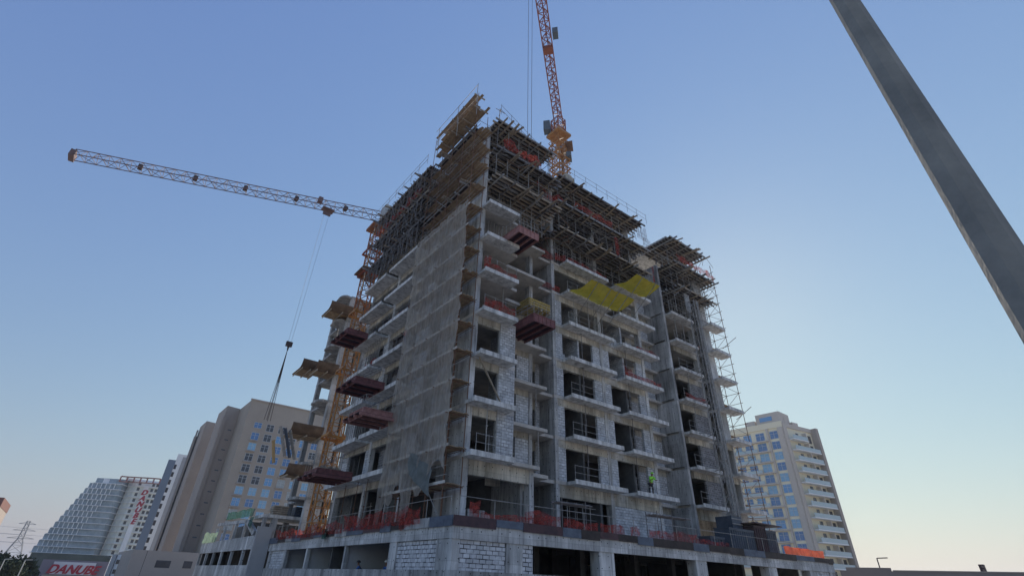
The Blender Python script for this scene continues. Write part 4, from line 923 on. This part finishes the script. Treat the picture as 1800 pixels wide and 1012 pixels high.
# scaffolding junk on roof top: corner post with cross
MB().tube((17.4, 25.2, ZR-.3), (17.4, 25.2, ZR+1.3), .035, 5).tube((16.9, 25.1, ZR+.9), (18.0, 25.2, ZR+1.1), .03, 5).tube((17.3, 24.9, ZR+1.0), (17.6, 25.6, ZR+.8), .03, 5).build('tube_post', STEEL, None, 'clamped tube post on the very top of the near corner bay', 'tube')
MB().box(27.6, 28.8, 27.2, 28.0, ZR+.23, ZR+.8).box(27.7, 28.5, 27.3, 27.9, ZR+.81, ZR+1.1).build('sack_pile', CONT, None, 'pale pile of sacks on the roof beside the right crane', 'sacks')
# ================================================================== street light pole near right
pz = 12.0; daz = 87.4; pd = 4.0; px_, py_ = pd*math.sin(R(daz)), pd*math.cos(R(daz))
lp = thing('lamp_post', 'tapered grey lamp post close by, crossing the right edge of the view', 'lamp post', (px_, py_, -4))
def ztap(z): return .1185-.0068*(z-3.0)*.97
b = MB(); b.tube((px_, py_, -.6), (px_, py_, pz), ztap(-.6), 8, ztap(pz)); b.build('pole', GALV, lp, smooth=False)
MB().tube((px_, py_, pz-.1), (px_-.6, py_+2.0, pz+.5), .05, 8).build('arm', GALV, lp)
b = MB(); b.box(px_-.85, px_-.5, py_+1.9, py_+2.8, pz+.42, pz+.56); b.build('lamp_head', CABW, lp)
# the raised pavement the camera and lamp stand on
MB().prism([(-30, -20), (22, -20), (22, 6), (-30, 6)], -4, 0.0).build('raised_pavement', noisy('paving_grey', (.25, .24, .23), (.18, .17, .165), 1, bump=.1), kind='structure')
lp_z = MB().tube((px_, py_, .0), (px_, py_, .12), .2, 12).build('base_flange', GALV, lp)
# ================================================================== distant buildings
def az(a, d, z=0): return Vector((d*math.sin(R(a)), d*math.cos(R(a)), z))
BEIGE = noisy('beige_render', (.42, .36, .30), (.35, .30, .255), .10, .9, .05)
BEIG2 = noisy('taupe_render', (.42, .36, .32), (.36, .31, .275), .12, .9, .05)
CREAM = noisy('cream_render', (.90, .82, .62), (.84, .75, .56), .08, .9, .05)
TAUP = noisy('taupe_grey_render', (.60, .53, .47), (.55, .49, .43), .08, .9, .05)
GLB = mat('blue_glass', (.10, .30, .58), .12, 0, .9)
GLB2 = mat('blue_glass_deep', (.05, .17, .40), .1, 0, .9); GLB3 = mat('blue_glass_pale', (.20, .42, .62), .15, 0, .9)
GLD = mat('dark_glass', (.03, .035, .05), .15, 0, .6)
GLP = mat('curtained_glass', (.35, .38, .38), .2, 0, .6)
FRM = mat('white_window_frame', (.52, .56, .60), .5)
RAILG = mat('glass_balustrade', (.42, .52, .55), .15, 0, .6)
WHT = noisy('white_render', (.86, .87, .87), (.74, .75, .76), .1, .8, 0)
class Face:
    """vertical facade from P to Q (plan), helper for parts placed in (u, z) with outward offset"""
    def __init__(s, P_, Q_, parent):
        s.P = Vector((P_[0], P_[1], 0)); s.Q = Vector((Q_[0], Q_[1], 0)); s.L = (s.Q-s.P).length; s.d = (s.Q-s.P)/s.L
        s.n = Vector((s.d.y, -s.d.x, 0)); s.t = parent
        if s.n.dot(-s.P) < 0: s.n = -s.n
    def box(s, m, u0, u1, z0, z1, o0, o1):
        a = s.P+s.d*u0; b = s.P+s.d*u1; n = s.n
        lo = lambda q, z, o: q+n*o+Vector((0, 0, z))
        m.hexa((lo(a, z0, o0), lo(b, z0, o0), lo(b, z0, o1), lo(a, z0, o1), lo(a, z1, o0), lo(b, z1, o0), lo(b, z1, o1), lo(a, z1, o1))); return m
    def part(s, name, m, u0, u1, z0, z1, o0, o1, label=None):
        return s.box(MB(), u0, u1, z0, z1, o0, o1).build(name, m, s.t, label=label)
    def window(s, u0, u1, z0, z1, glass, bars=1, rec=.18, sill=None):
        # recessed reveal is made by proud frame + pane set back in shallow box
        f = s.box(MB(), u0, u1, z0, z0+.09, .004, .1)
        s.box(f, u0, u1, z1-.09, z1, .004, .1); s.box(f, u0, u0+.09, z0+.09, z1-.09, .004, .1); s.box(f, u1-.09, u1, z0+.09, z1-.09, .004, .1)
        for i in range(bars): uu = u0+(u1-u0)*(i+1)/(bars+1); s.box(f, uu-.05, uu+.05, z0+.09, z1-.09, .004, .1)
        s.box(f, u0+.09, u1-.09, z0+(z1-z0)*.62, z0+(z1-z0)*.62+.07, .004, .09)
        w = f.build('window', FRM, s.t)
        s.box(MB(), u0+.09, u1-.09, z0+.09, z1-.09, .006, .03).build('pane', glass, w)
        return w
def block(name, m, pts, z0, z1, parent): return MB().prism([(q.x, q.y) for q in pts], z0, z1).build(name, m, parent)
# ---- beige building on the left
bb = thing('apartment_block', 'large beige apartment block on the left with blue windows and stepped plain walls', 'building', az(9.9, 190, -4))
P0, P1 = az(9.9, 190), az(19.5, 199); fd = (P1-P0).normalized(); bk = Vector((-fd.y, fd.x, 0))
if bk.dot(P0) < 0: bk = -bk
TOPZ = 1.6+.264*190
block('main_volume', BEIGE, [P0, P1, P1+bk*18, P0+bk*18], 6.2, TOPZ, bb)
A1, A2 = az(7.9, 203), az(9.75, 206); block('middle_volume', BEIG2, [A1, A2, A2+bk*14, A1+bk*14], 6.2, 1.6+.246*204, bb)
B1_, B2_ = az(6.55, 224), az(7.9, 226); block('left_volume', BEIG2, [B1_, B2_, B2_+bk*12, B1_+bk*12], 6.2, 1.6+.2165*224, bb)
B3_, B4_ = az(6.05, 231), az(6.52, 231.5)
for i, (a0, a1_) in enumerate(((6.0, 6.15), (6.27, 6.4))): block('fin', PLAS if i else BEIG2, [az(a0, 232), az(a1_, 232), az(a1_, 245), az(a0, 245)], 6.2, 1.6+.20*232, bb)
block('recessed_wall', PLAS, [az(5.95, 236), az(6.55, 236), az(6.55, 247), az(5.95, 247)], 6.2, 1.6+.193*232, bb)  # plain grey wall set back behind the fins
f1 = Face(P0, P1, bb)
wz = TOPZ-9.3; rows = 14
random.seed(3)
for rr in range(rows):
    z0 = wz-rr*3.32
    for c in range(6):
        u = 3.0+c*4.05
        if rr == 0 and c == 0: z0_ = z0+.5
        else: z0_ = z0
        g = random.choice((GLB, GLB2, GLB3, GLB2, GLD)) if rr < 5 else random.choice((GLB, GLB2, GLP, GLB3))
        if rr in (3, 4, 5) and c in (0, 1): g = GLD
        f1.window(u, u+2.45, z0_, z0+2.35, g, 1)
        if c in (0, 3) and rr > 0: f1.part('balcony_ledge', BEIG2, u-.3, u+2.5, z0-.42, z0-.2, .003, .5)
MBt = f1.part('cornice', BEIG2, -.3, f1.L+.3, TOPZ+.003, TOPZ+.4, -.6, .3)
f2 = Face(A1, A2, bb)
for rr in range(11):
    z0 = 44-rr*3.32; f2.part('vent_slot', PLYB, 2.6, 3.9, z0-.25, z0+.1, .003, .04)
    f2.window(f2.L-1.25, f2.L-.2, z0-1.0, z0+1.0, GLB if rr < 3 else random.choice((GLD, GLP)), 0)
f2.part('pilaster', BEIG2, -.6, .5, 6.2, TOPZ-4, .003, .9)
# podium of beige block
Q0, Q1 = az(4.55, 183), az(11.2, 187)
block('podium_volume', BEIG2, [Q0, Q1, Q1+bk*40, Q0+bk*40], -4, 6.1, bb)
f3 = Face(Q0, Q1, bb); f3.part('dark_opening', GLD, 6.2, 9.8, 2.2, 3.9, .004, .05); f3.part('dark_opening', GLD, 13.0, 15.2, 2.3, 4.0, .004, .05)
f3.part('joint_line', GLD, 3.3, 3.4, -3, 6.0, .004, .02)
# ---- grey-white block behind
gb = thing('apartment_block', 'narrow blue-grey and white block squeezed between beige block and terraced building', 'building', az(5.2, 262, -4))
GBL = noisy('blue_grey_cladding', (.20, .25, .32), (.16, .20, .27), .1, .5, 0)
block('glazed_volume', GBL, [az(4.62, 262), az(5.2, 262), az(5.3, 275), az(4.62, 275)], -4, 1.6+.150*262, gb)
block('white_volume', WHT, [az(5.2, 262.2), az(6.2, 263), az(6.2, 275), az(5.3, 275)], -4, 1.6+.160*262, gb)
fg = Face(az(4.62, 262), az(5.2, 262), gb)
fh = Face(az(5.2, 262.2), az(6.2, 263), gb)
for rr in range(13): fh.part('window', GLD, .05, .95, 37.5-rr*3.0, 39.3-rr*3.0, .004, .06)
fh.part('grey_band', PLAS, 2.2, fh.L, 6, 1.6+.16*262-1, .004, .12)
# ---- terraced glass building with vertical DANUBE sign
db = thing('apartment_block', 'terraced glass apartment building stepping down to the left with a red vertical sign', 'building', az(1.5, 440, -4))
GLG = noisy('grey_green_glass', (.38, .45, .50), (.20, .26, .31), .3, .3, 0)
D = 440.0; FHD = 3.35
PALE = noisy('pale_facade', (.82, .82, .73), (.58, .62, .62), .3, .6, 0)
for rr in range(13):
    z0 = 8.2+rr*FHD; aL = -2.05+.155*rr if rr < 12 else 0.0
    pl = [az(aL, D+6), az(1.9, D-2), az(2.35, D+6), az(2.35, D+25), az(aL, D+25)]
    block('glazed_storey', GLG if rr > 4 else GLG, pl, z0+.35, z0+FHD-.003, db)
    pe = [az(aL-.10, D+4), az(1.92, D-4), az(2.3, D+3.2), az(2.9, D-3.6), az(4.75, D-3.6), az(4.75, D+25), az(aL-.1, D+25)]
    block('floor_slab', WHT, pe, z0+.0, z0+.3, db)
    block('pale_storey', PALE, [az(2.36, D+4), az(2.95, D-2), az(4.7, D-2), az(4.7, D+25), az(2.36, D+25)], z0+.35, z0+FHD-.003, db)
fd_ = Face(az(2.95, D-2), az(4.7, D-2), db)
fe_ = Face(az(-1.9, D+5.7), az(1.9, D-2), db)
for rr in range(13):
    z0 = 8.2+rr*FHD
    for u in (1.0, 8.9, 11.3):
        fd_.part('window', GLD, u, u+1.5, z0+.9, z0+2.8, .004, .15)
for rr in range(12):
    z0 = 8.2+rr*FHD; aL = -2.0+.155*rr
    for i in range(6):
        aa = aL+.22+.33*i
        q0 = az(aa, D+4); q1 = az(aa+.05, D+4)
        u = (q0-fe_.P).dot(fe_.d)
        if 0 < u < fe_.L: fe_.part('mullion', WHT, u, u+.35, z0+.35, z0+FHD, .01, .5)
fd_.part('white_fin', WHT, 4.6, 7.4, 10, 49, .005, 2.0)
block('roof_storey', WHT, [az(2.0, D), az(4.7, D), az(4.7, D+20), az(2.0, D+20)], 8.2+13*FHD, 8.2+13*FHD+1.2, db)
RB = noisy('red_brown_frame', (.34, .12, .10), (.25, .13, .11), .1, .6, 0)
rb = MB()
ring = [az(1.62+2.95*i/12, D-2+4*math.cos(math.pi*i/12)-4) for i in range(13)]
for i in range(12):
    a_, b_ = ring[i], ring[i+1]
    for zz, hh in ((50.9, .5), (54.0, .7)): rb.bar((a_.x, a_.y, zz-.6), (b_.x, b_.y, zz-.6), .8, hh)
for i in range(0, 13, 2): rb.box(ring[i].x-.4, ring[i].x+.4, ring[i].y-.3, ring[i].y+.3, 50, 53.4)
rb.build('crown_frame', RB, db)
MB().box(az(.75, D).x-2, az(.75, D).x+4, D+2, D+9, 8.2+12*FHD, 8.2+12*FHD+3.0).build('plant_room', WHT, db)
SIGN = mat('sign_red', (.36, .015, .04), .5)
def text(name, s_, size, loc, xdir, m, parent, ext=.08, shear=0.0, spacing=1.0, align='CENTER', bold=.035):
    cu = bpy.data.curves.new(name, 'FONT'); cu.body = s_; cu.size = size; cu.extrude = ext; cu.offset = size*.012; cu.shear = shear; cu.align_x = align; cu.align_y = 'CENTER'; cu.space_character = spacing
    to = bpy.data.objects.new(name, cu); COL.objects.link(to)
    dg = bpy.context.evaluated_depsgraph_get(); me = bpy.data.meshes.new_from_object(to.evaluated_get(dg)); bpy.data.objects.remove(to)
    me.materials.clear(); me.materials.append(m)
    x = Vector(xdir).normalized(); z = Vector((0, 0, 1)); n = x.cross(z)
    Mx = Matrix((x, z, n)).transposed().to_4x4(); Mx.translation = Vector(loc)-ORG[parent.name]
    # bold lettering: the outline thickened by shifted copies
    v0 = [v.co.copy() for v in me.vertices]; f0 = [tuple(p_.vertices) for p_ in me.polygons]; vv = []; ff = []
    for q_, dx in enumerate((-1.0, 0, 1.0)):
        k0 = len(vv); vv += [(c_.x+dx*size*bold, c_.y+.4*dx*size*bold, c_.z+.012*q_) for c_ in v0]; ff += [tuple(k0+i_ for i_ in f_) for f_ in f0]
    me = bpy.data.meshes.new(name); me.from_pydata(vv, [], ff); me.materials.append(m)
    me.transform(Mx)
    o = bpy.data.objects.new(name, me); COL.objects.link(o); o.parent = parent; return o
for i, ch in enumerate("DANUBE"):
    c = fd_.P+fd_.d*6.0+fd_.n*2.15
    text('sign_letter', ch, 4.3, (c.x, c.y, 44.8-i*3.45), fd_.d, SIGN, db, .1, .25, bold=.06)
# ---- showroom with horizontal sign
sh = thing('showroom', 'low showroom with a white board reading DANUBE in red letters', 'shop', az(1, 300, -4))
PG = noisy('purple_grey_cladding', (.22, .20, .25), (.18, .165, .21), .1, .7, 0)
block('body', PG, [az(-1.1, 301), az(3.2, 301), az(3.2, 320), az(-1.1, 320)], -4, 3.9, sh)
SW = noisy('sign_white', (.62, .64, .70), (.52, .54, .62), .15, .6, 0)
fs = Face(az(-.75, 300.5), az(2.55, 300.5), sh)
fs.part('sign_board', SW, 2.1, fs.L-.9, -1.1, 3.3, .01, .5)
fs.part('storefront', BEIGE, 0, fs.L, -3.9, -1.3, .01, .2); fs.part('window', GLB, 5, 12, -3.6, -1.6, .21, .3)
c = fs.P+fs.d*(fs.L/2+.6)+fs.n*.62
text('sign_lettering', 'DANUBE', 4.3, (c.x, c.y, .55), fs.d, SIGN, sh, .1, .35, 1.0)
# pale low buildings between
lb = thing('low_building', 'low white building with dark window bands left of the beige podium', 'building', az(4, 210, -4))
block('body', WHT, [az(3.3, 212), az(5.1, 208), az(5.1, 220), az(3.3, 220)], -4, 5.2, lb)
fl = Face(az(3.3, 212), az(5.1, 208), lb)
for zz in (-2, .9, 3.4): fl.part('window_band', GLD, 1.6, 5.6, zz-.6, zz+.5, .01, .1)
fl.part('slanted_fin', PLAS, .1, 1.3, -4, 5.25, .01, .6)
# ---- left edge building corner
eb = thing('low_building', 'corner of a brown building cut by the left edge of the view', 'building', (-14, 120, -4))
MB().box(-40, -10.85, 120, 135, -4, 9.4).build('body', BEIG2, eb); MB().box(-40, -10.8, 119.9, 135.1, 9.41, 10.7).build('parapet', noisy('brown_band', (.25, .14, .12), (.2, .11, .1), .1, .8, 0), eb)
for zz in (0, 4.6): MB().box(-13.6, -11.6, 119.93, 119.995, zz, zz+3.0).build('window', GLP, eb)
# ---- right tower
rtw = thing('apartment_block', 'cream apartment tower on the right with blue window strips and glass balconies', 'building', az(66, 190, -4))
C0 = az(66.05, 190); CL = az(59.2, 201); CR = az(68.45, 203.5); ld = (CL-C0).normalized(); rd = (CR-C0).normalized()
CB = CL+(CR-C0)
TZ = 1.6+.245*190
block('body', CREAM, [C0, CR, CB, CL], -4, TZ, rtw)
fL = Face(CL, C0, rtw); fR = Face(C0, CR, rtw)
LL = fL.L; FHT = 3.28; nf = 13
fL.part('parapet', CREAM, 0, LL, TZ+.003, TZ+1.9, -.5, .35); fR.part('parapet', TAUP, 0, fR.L, TZ+.003, TZ+1.3, -.5, .35)
fL.part('crown_block', TAUP, LL-8.5, LL-.4, TZ+1.91, TZ+5.4, -8, -.8); fL.part('crown_window', GLB, LL-7.2, LL-3.0, TZ+2.8, TZ+4.2, -.79, -.7)
fL.part('crown_block', TAUP, LL-12.5, LL-9, TZ+1.91, TZ+3.6, -6, -.6); fR.part('crown_block', TAUP, 3.5, 5.5, TZ+1.31, TZ+4.0, -6, -1); fR.part('crown_block', TAUP, 7.5, 10.5, TZ+1.31, TZ+2.9, -6, -1)
for fl_ in range(nf):
    z0 = TZ-.6-FHT*(fl_+1)
    for ci, (u, w) in enumerate(((LL-3.3, 2.7), (LL-8.0, 3.0), (LL-12.4, 2.8), (LL-16.2, 2.2))):
        fL.window(u-w/2, u+w/2, z0+.5, z0+3.0, random.choice((GLB, GLB2, GLB2, GLB3)), 1)
    fL.part('floor_band', TAUP, 0, LL-5.2, z0-.05, z0+.32, .003, .9)
    fL.part('balustrade', RAILG, 0.5, LL-9.6 if fl_ else LL-14, z0+.33, z0+1.25, .8, .86)
    # right facade balconies
    fR.part('balcony_slab', WHT, 1.6, fR.L-1.2 if fl_ else fR.L*.6, z0-.12, z0+.18, .003, 1.9)
    fR.part('balustrade', RAILG, 1.7, fR.L-1.3 if fl_ else fR.L*.58, z0+.181, z0+1.35, 1.75, 1.85)
    fR.part('door', GLD, 6.0, 7.4, z0+.2, z0+2.7, .004, .1); fR.part('door', GLD, fR.L-3.4, fR.L-2.0, z0+.2, z0+2.7, .004, .1); fR.part('divider', TAUP, 9.3, 9.6, z0+.181, z0+2.9, .004, 1.5)
fL.part('corner_pier', TAUP, LL-1.7, LL+.0, -4, TZ, .003, .5); fL.part('pier', TAUP, LL-5.6, LL-4.9, -4, TZ, .003, .5)
fR.part('corner_pier', TAUP, -.2, 1.4, -4, TZ, .003, .5); fR.part('corner_pier', BEIG2, fR.L-1.1, fR.L+.2, -4, TZ+1.3, .003, 2.1)
# ---- boundary wall right
HW = noisy('hoarding_taupe', (.27, .235, .225), (.235, .205, .20), .2, .9, .05)
hw = thing('boundary_wall', 'long plain taupe boundary wall along the bottom right', 'wall', az(74, 70, -4))
W0, W1 = az(67.5, 72), az(88, 74)
fw_ = Face(W0, W1, hw); fw_.part('wall', HW, 0, fw_.L, -4, 3.95, -.3, 0); fw_.part('raised_length', HW, .6, 4.6, 3.955, 4.25, -.3, 0)
fw_.part('coping', BEIG2, 4.7, fw_.L, 3.955, 4.05, -.35, .06)
ls = az(70.42, 150); sl = thing('street_lamp', 'small street lamp behind the boundary wall', 'street lamp', (ls.x, ls.y, -4))
MB().tube((ls.x, ls.y, -4), (ls.x, ls.y, 8.9), .17, 8, .12).build('pole', CDRK, sl); MB().bar((ls.x, ls.y, 8.9), (ls.x+.9, ls.y-1.8, 9.0), .25, .2).build('lamp_head', CDRK, sl)
tq = az(77.0, 100); sg = thing('traffic_signal', 'small dark maroon signal head peeking above the boundary wall', 'signal', (tq.x, tq.y, -4))
MB().tube((tq.x, tq.y, -4), (tq.x, tq.y, 4.7), .1, 8).build('post', CDRK, sg); MB().box(tq.x-.28, tq.x+.28, tq.y-.28, tq.y+.28, 4.4, 5.8).build('signal_head', PURP, sg)
for zz in (4.65, 5.1, 5.55): MB().tube((tq.x-.29, tq.y-.1, zz), (tq.x-.4, tq.y-.2, zz), .15, 8).build('lens_hood', CDRK, sg)
# ---- pylon and lines
pc = az(-3.05, 700); py = thing('pylon', 'lattice power pylon at the far left behind the trees', 'pylon', (pc.x, pc.y, -4))
PYM = mat('pylon_grey', (.22, .23, .25), .6, .2)
def hw_(z): return 8.5*(1-(z+4)/30) + 1.3 if z < 22 else 2.0-.9*(z-22)/16
b = MB(); lv = [-4, 4, 11, 17, 22, 27, 32, 37]
for i in range(len(lv)-1):
    z0, z1 = lv[i], lv[i+1]; w0, w1 = hw_(z0), hw_(z1)
    for sx_ in (-1, 1):
        for sy_ in (-1, 1): b.bar((pc.x+sx_*w0, pc.y+sy_*w0, z0), (pc.x+sx_*w1, pc.y+sy_*w1, z1), .5, .5)
        b.bar((pc.x-sx_*w0, pc.y-w0, z0), (pc.x+sx_*w1, pc.y-w1, z1), .28, .28)
    b.bar((pc.x-w1, pc.y-w1, z1), (pc.x+w1, pc.y-w1, z1), .3, .3)
b.build('lattice_body', PYM, py)
b = MB()
for zz, w in ((22, 10), (28.5, 8.5), (34, 6.5)): b.bar((pc.x-w, pc.y, zz+.6), (pc.x+w, pc.y, zz+.6), .35, .35); b.bar((pc.x-w, pc.y, zz+.6), (pc.x, pc.y, zz+2.4), .25, .25); b.bar((pc.x+w, pc.y, zz+.6), (pc.x, pc.y, zz+2.4), .25, .25)
b.build('cross_arm', PYM, py)
for i, (zz, w) in enumerate(((22, 10), (28.5, 8.5), (34, 6.5), (22, -10), (28.5, -8.5))):
    m_ = MB(); pr = None
    for j in range(25):
        x = pc.x+w+(-140+280*j/24); q = (x, pc.y+60*(j/24-.5), zz-1+6*((j/12-1)**2)-6+4); 
        if pr: m_.tube(pr, q, .09, 4)
        pr = q
    m_.build('power_line', ROPEL, None, f'thin power cable crossing the sky at the far left, {ORD[i]} from the bottom', 'cable', 'power cables at the far left')
# ---- trees bottom left
LEAF = noisy('dark_foliage', (.055, .075, .04), (.025, .04, .022), 1.2, .9, 0); BARK = noisy('bark', (.12, .09, .07), (.07, .05, .04), 2, .9, 0)
def tree(label, x, y, hgt, cr):
    t = thing('tree', label, 'tree', (x, y, -4), 'dark trees at the bottom left')
    rng = random.Random(int(x*31+y)); z0 = -4
    b = MB(); b.tube((x, y, z0), (x+.1, y, z0+hgt*.5), .28, 8, .18)
    for i in range(5):
        a = i*1.3; b.tube((x+.1, y, z0+hgt*.42), (x+cr*.6*math.cos(a), y+cr*.6*math.sin(a), z0+hgt*.75), .12, 5, .04)
    b.build('trunk', BARK, t)
    m_ = MB(); cl = [(x+rng.uniform(-.7, .7)*cr, y+rng.uniform(-.7, .7)*cr, z0+hgt*rng.uniform(.5, .92), cr*rng.uniform(.3, .5)) for _ in range(16)]
    for (cx_, cy_, cz_, r_) in cl:
        for _ in range(150):
            v = Vector((rng.gauss(0, 1), rng.gauss(0, 1), rng.gauss(0, .8))).normalized()*r_*rng.uniform(.5, 1.08); c = Vector((cx_, cy_, cz_))+v
            u = Vector((rng.gauss(0, 1), rng.gauss(0, 1), rng.gauss(0, 1))).normalized(); w = u.cross(Vector((rng.gauss(0, 1), rng.gauss(0, 1), rng.gauss(0, 1)))).normalized(); s_ = rng.uniform(.1, .24)
            m_.quad(c-u*s_-w*s_, c+u*s_-w*s_*.6, c+u*s_+w*s_, c-u*s_*.7+w*s_)
    m_.build('crown', LEAF, t)
for i, (a, d, hh, cr, lab) in enumerate(((-3.95, 150, 6.9, 3.4, 'tree at the very left edge'), (-3.1, 165, 7.0, 3.6, 'tree in front of the pylon foot'), (-2.35, 158, 6.8, 3.0, 'tree right of the pylon foot'), (-1.75, 170, 6.0, 2.4, 'tree next to the terraced building'), (-4.9, 155, 6.5, 3.4, 'tree beyond the left edge'), (-2.7, 150, 5.9, 3.0, 'lower tree in front of the others'), (-3.5, 175, 7.8, 3.0, 'taller tree behind the leftmost pair'))):
    q = az(a, d); tree('dark leafy '+lab, q.x, q.y, hh, cr)
for i, (a, d) in enumerate(((-3.35, 120), (-2.15, 118))):
    q = az(a, d); t = thing('street_lamp', ('left' if i == 0 else 'right')+' one of two thin pale lamp posts in front of the trees', 'street lamp', (q.x, q.y, -4), 'thin lamp posts before the trees')
    MB().tube((q.x, q.y, -4), (q.x, q.y, 2.3), .07, 6).build('pole', CABW, t); MB().bar((q.x, q.y, 2.3), (q.x+.9, q.y, 2.35), .18, .1).build('lamp_head', CABW, t)
db_low = MB().prism([(q.x, q.y) for q in (az(-2.0, 425), az(3.2, 418), az(3.2, 430), az(-2.0, 432))], -4, 8.0).build('dark_base', noisy('dark_planting_band', (.07, .09, .08), (.03, .045, .04), .2, .9, 0), db)
# far terraced roofline strip under terraces (dark planting)
crown = MB()
# ================================================================== people
SKIN = mat('skin', (.25, .14, .09), .6)
def person(label, x, y, z, face, shirt, trousers, helmet, pose='stand', vest=None):
    t = thing('person', label, 'person', (x, y, z))
    cf, sf = math.cos(face), math.sin(face)
    def w(lx, ly, lz): return (lx*cf-ly*sf, lx*sf+ly*cf, lz)
    bend = .25 if pose == 'work' else 0.0
    V = {'pel': (0, 0, .95), 'waist': (0, .03+bend*.3, 1.1), 'chest': (0, .05+bend*.7, 1.33), 'neck': (0, .05+bend, 1.48), 'head': (0, .08+bend*1.1, 1.62), 'top': (0, .07+bend*1.1, 1.74),
         'sl': (-.18, .05+bend*.9, 1.42), 'el': (-.24, .16+bend, 1.17), 'hl': (-.16, .40+bend, 1.12), 'fl': (-.15, .50+bend, 1.12), 'sr': (.18, .05+bend*.9, 1.42), 'er': (.25, .12+bend, 1.15), 'hr': (.18, .36+bend, 1.2), 'fr': (.17, .46+bend, 1.23),
         'tl': (-.10, 0, .88), 'kl': (-.12, .06, .50), 'al': (-.12, 0, .10), 'ol': (-.12, .17, .04), 'tr': (.10, 0, .88), 'kr': (.13, -.03, .50), 'ar': (.13, -.08, .10), 'or': (.13, .09, .04)}
    rad = {'pel': .15, 'waist': .14, 'chest': .165, 'neck': .06, 'head': .095, 'top': .075, 'sl': .07, 'el': .045, 'hl': .03, 'fl': .035, 'sr': .07, 'er': .045, 'hr': .03, 'fr': .035, 'tl': .095, 'kl': .062, 'al': .045, 'ol': .04, 'tr': .095, 'kr': .062, 'ar': .045, 'or': .04}
    E = [('pel', 'waist'), ('waist', 'chest'), ('chest', 'neck'), ('neck', 'head'), ('head', 'top'), ('chest', 'sl'), ('sl', 'el'), ('el', 'hl'), ('hl', 'fl'), ('chest', 'sr'), ('sr', 'er'), ('er', 'hr'), ('hr', 'fr'), ('pel', 'tl'), ('tl', 'kl'), ('kl', 'al'), ('al', 'ol'), ('pel', 'tr'), ('tr', 'kr'), ('kr', 'ar'), ('ar', 'or')]
    def skin(name, keys, edges, grow, m, extra=()):
        ks = list(keys); me = bpy.data.meshes.new(name)
        me.from_pydata([w(*V[k_]) for k_ in ks], [(ks.index(a), ks.index(b_)) for a, b_ in edges], [])
        me.materials.append(m); o = bpy.data.objects.new(name, me); COL.objects.link(o); o.parent = t
        md = o.modifiers.new('skin', 'SKIN'); md.use_smooth_shade = True
        for i, k_ in enumerate(ks): me.skin_vertices[0].data[i].radius = (rad[k_]+grow, (rad[k_]+grow)*.85)
        me.skin_vertices[0].data[0].use_root = True
        sb = o.modifiers.new('sub', 'SUBSURF'); sb.levels = 1; sb.render_levels = 2
        return o
    skin('body', V.keys(), E, 0, SKIN)
    up_k = ['pel', 'waist', 'chest', 'sl', 'el', 'sr', 'er']; skin('shirt', up_k, [e for e in E if e[0] in up_k and e[1] in up_k], .018, shirt)
    lo_k = ['pel', 'tl', 'kl', 'al', 'tr', 'kr', 'ar']; skin('trousers', lo_k, [e for e in E if e[0] in lo_k and e[1] in lo_k], .016, trousers)
    # fingers
    for s_, k_ in ((-1, 'fl'), (1, 'fr')):
        fx, fy, fz = V[k_]; b = MB()
        for i in range(4): b.tube(Vector(w(fx-.03+.02*i, fy+.01, fz))+ORG[t.name], Vector(w(fx-.03+.022*i, fy+.075+.01*(i in (1, 2)), fz-.03))+ORG[t.name], .009, 5, .007)
        b.tube(Vector(w(fx-s_*.03, fy-.02, fz))+ORG[t.name], Vector(w(fx-s_*.06, fy+.03, fz-.01))+ORG[t.name], .01, 5, .008); b.build('fingers', SKIN, t)
    hx, hy, hz = V['head']; b = MB(); n = 10
    o_ = ORG[t.name]
    for j in range(5):
        a0 = j*math.pi/10
        for i in range(n):
            an = 2*math.pi*i/n; b.v.append(tuple(Vector(w(hx+.135*math.cos(a0)*math.cos(an), hy+.15*math.cos(a0)*math.sin(an), hz+.04+.14*math.sin(a0)))+o_))
    for j in range(4):
        for i in range(n): b.f.append((j*n+i, j*n+(i+1) % n, (j+1)*n+(i+1) % n, (j+1)*n+i))
    b.f.append(tuple(4*n+i for i in range(n)))
    b.build('helmet', helmet, t, smooth=True)
    return t
HIV = mat('hi_vis_yellow_green', (.35, .95, .08), .6); DKB = mat('dark_blue_cloth', (.04, .06, .16), .9); BLC = mat('blue_overall', (.07, .16, .42), .9); WHH = mat('white_helmet', (.7, .7, .68), .4); DKC = mat('dark_cloth', (.05, .05, .06), .9)
person('worker in yellow-green hi-vis leaning at the first floor rail of the central wing', 37.0, 28.3, Z(0)+.0, math.pi*.9, HIV, DKC, HIV, 'work')
person('worker in blue overalls and white helmet inside the left podium opening', 16.2, 32.6, .80, math.pi*.6, BLC, BLC, WHH, 'work')
person('worker in dark blue clothes bending in the next podium opening', 15.9, 35.9, .80, math.pi*.3, BLC, DKB, DKC, 'work')
person('worker in a red top on the left facade balcony beside the brown net', 16.3, 35.6, Z(3)+.0, math.pi*.5, mat('faded_red_cloth', (.42, .10, .08), .9), DKB, WHH)
# ================================================================== haze
hz = bpy.data.materials.new('air_haze'); hz.use_nodes = True; hz.node_tree.nodes.clear()
ho = N(hz, 'ShaderNodeOutputMaterial'); hv = N(hz, 'ShaderNodeVolumePrincipled'); hv.inputs['Color'].default_value = (.80, .88, 1, 1); hv.inputs['Density'].default_value = HAZE; hv.inputs['Anisotropy'].default_value = 0.35
hz.node_tree.links.new(hv.outputs[0], ho.inputs['Volume'])
if HAZE: MB().box(-3600, 3600, -1600, 6100, -5.3, 85).build('haze', hz, kind='stuff')
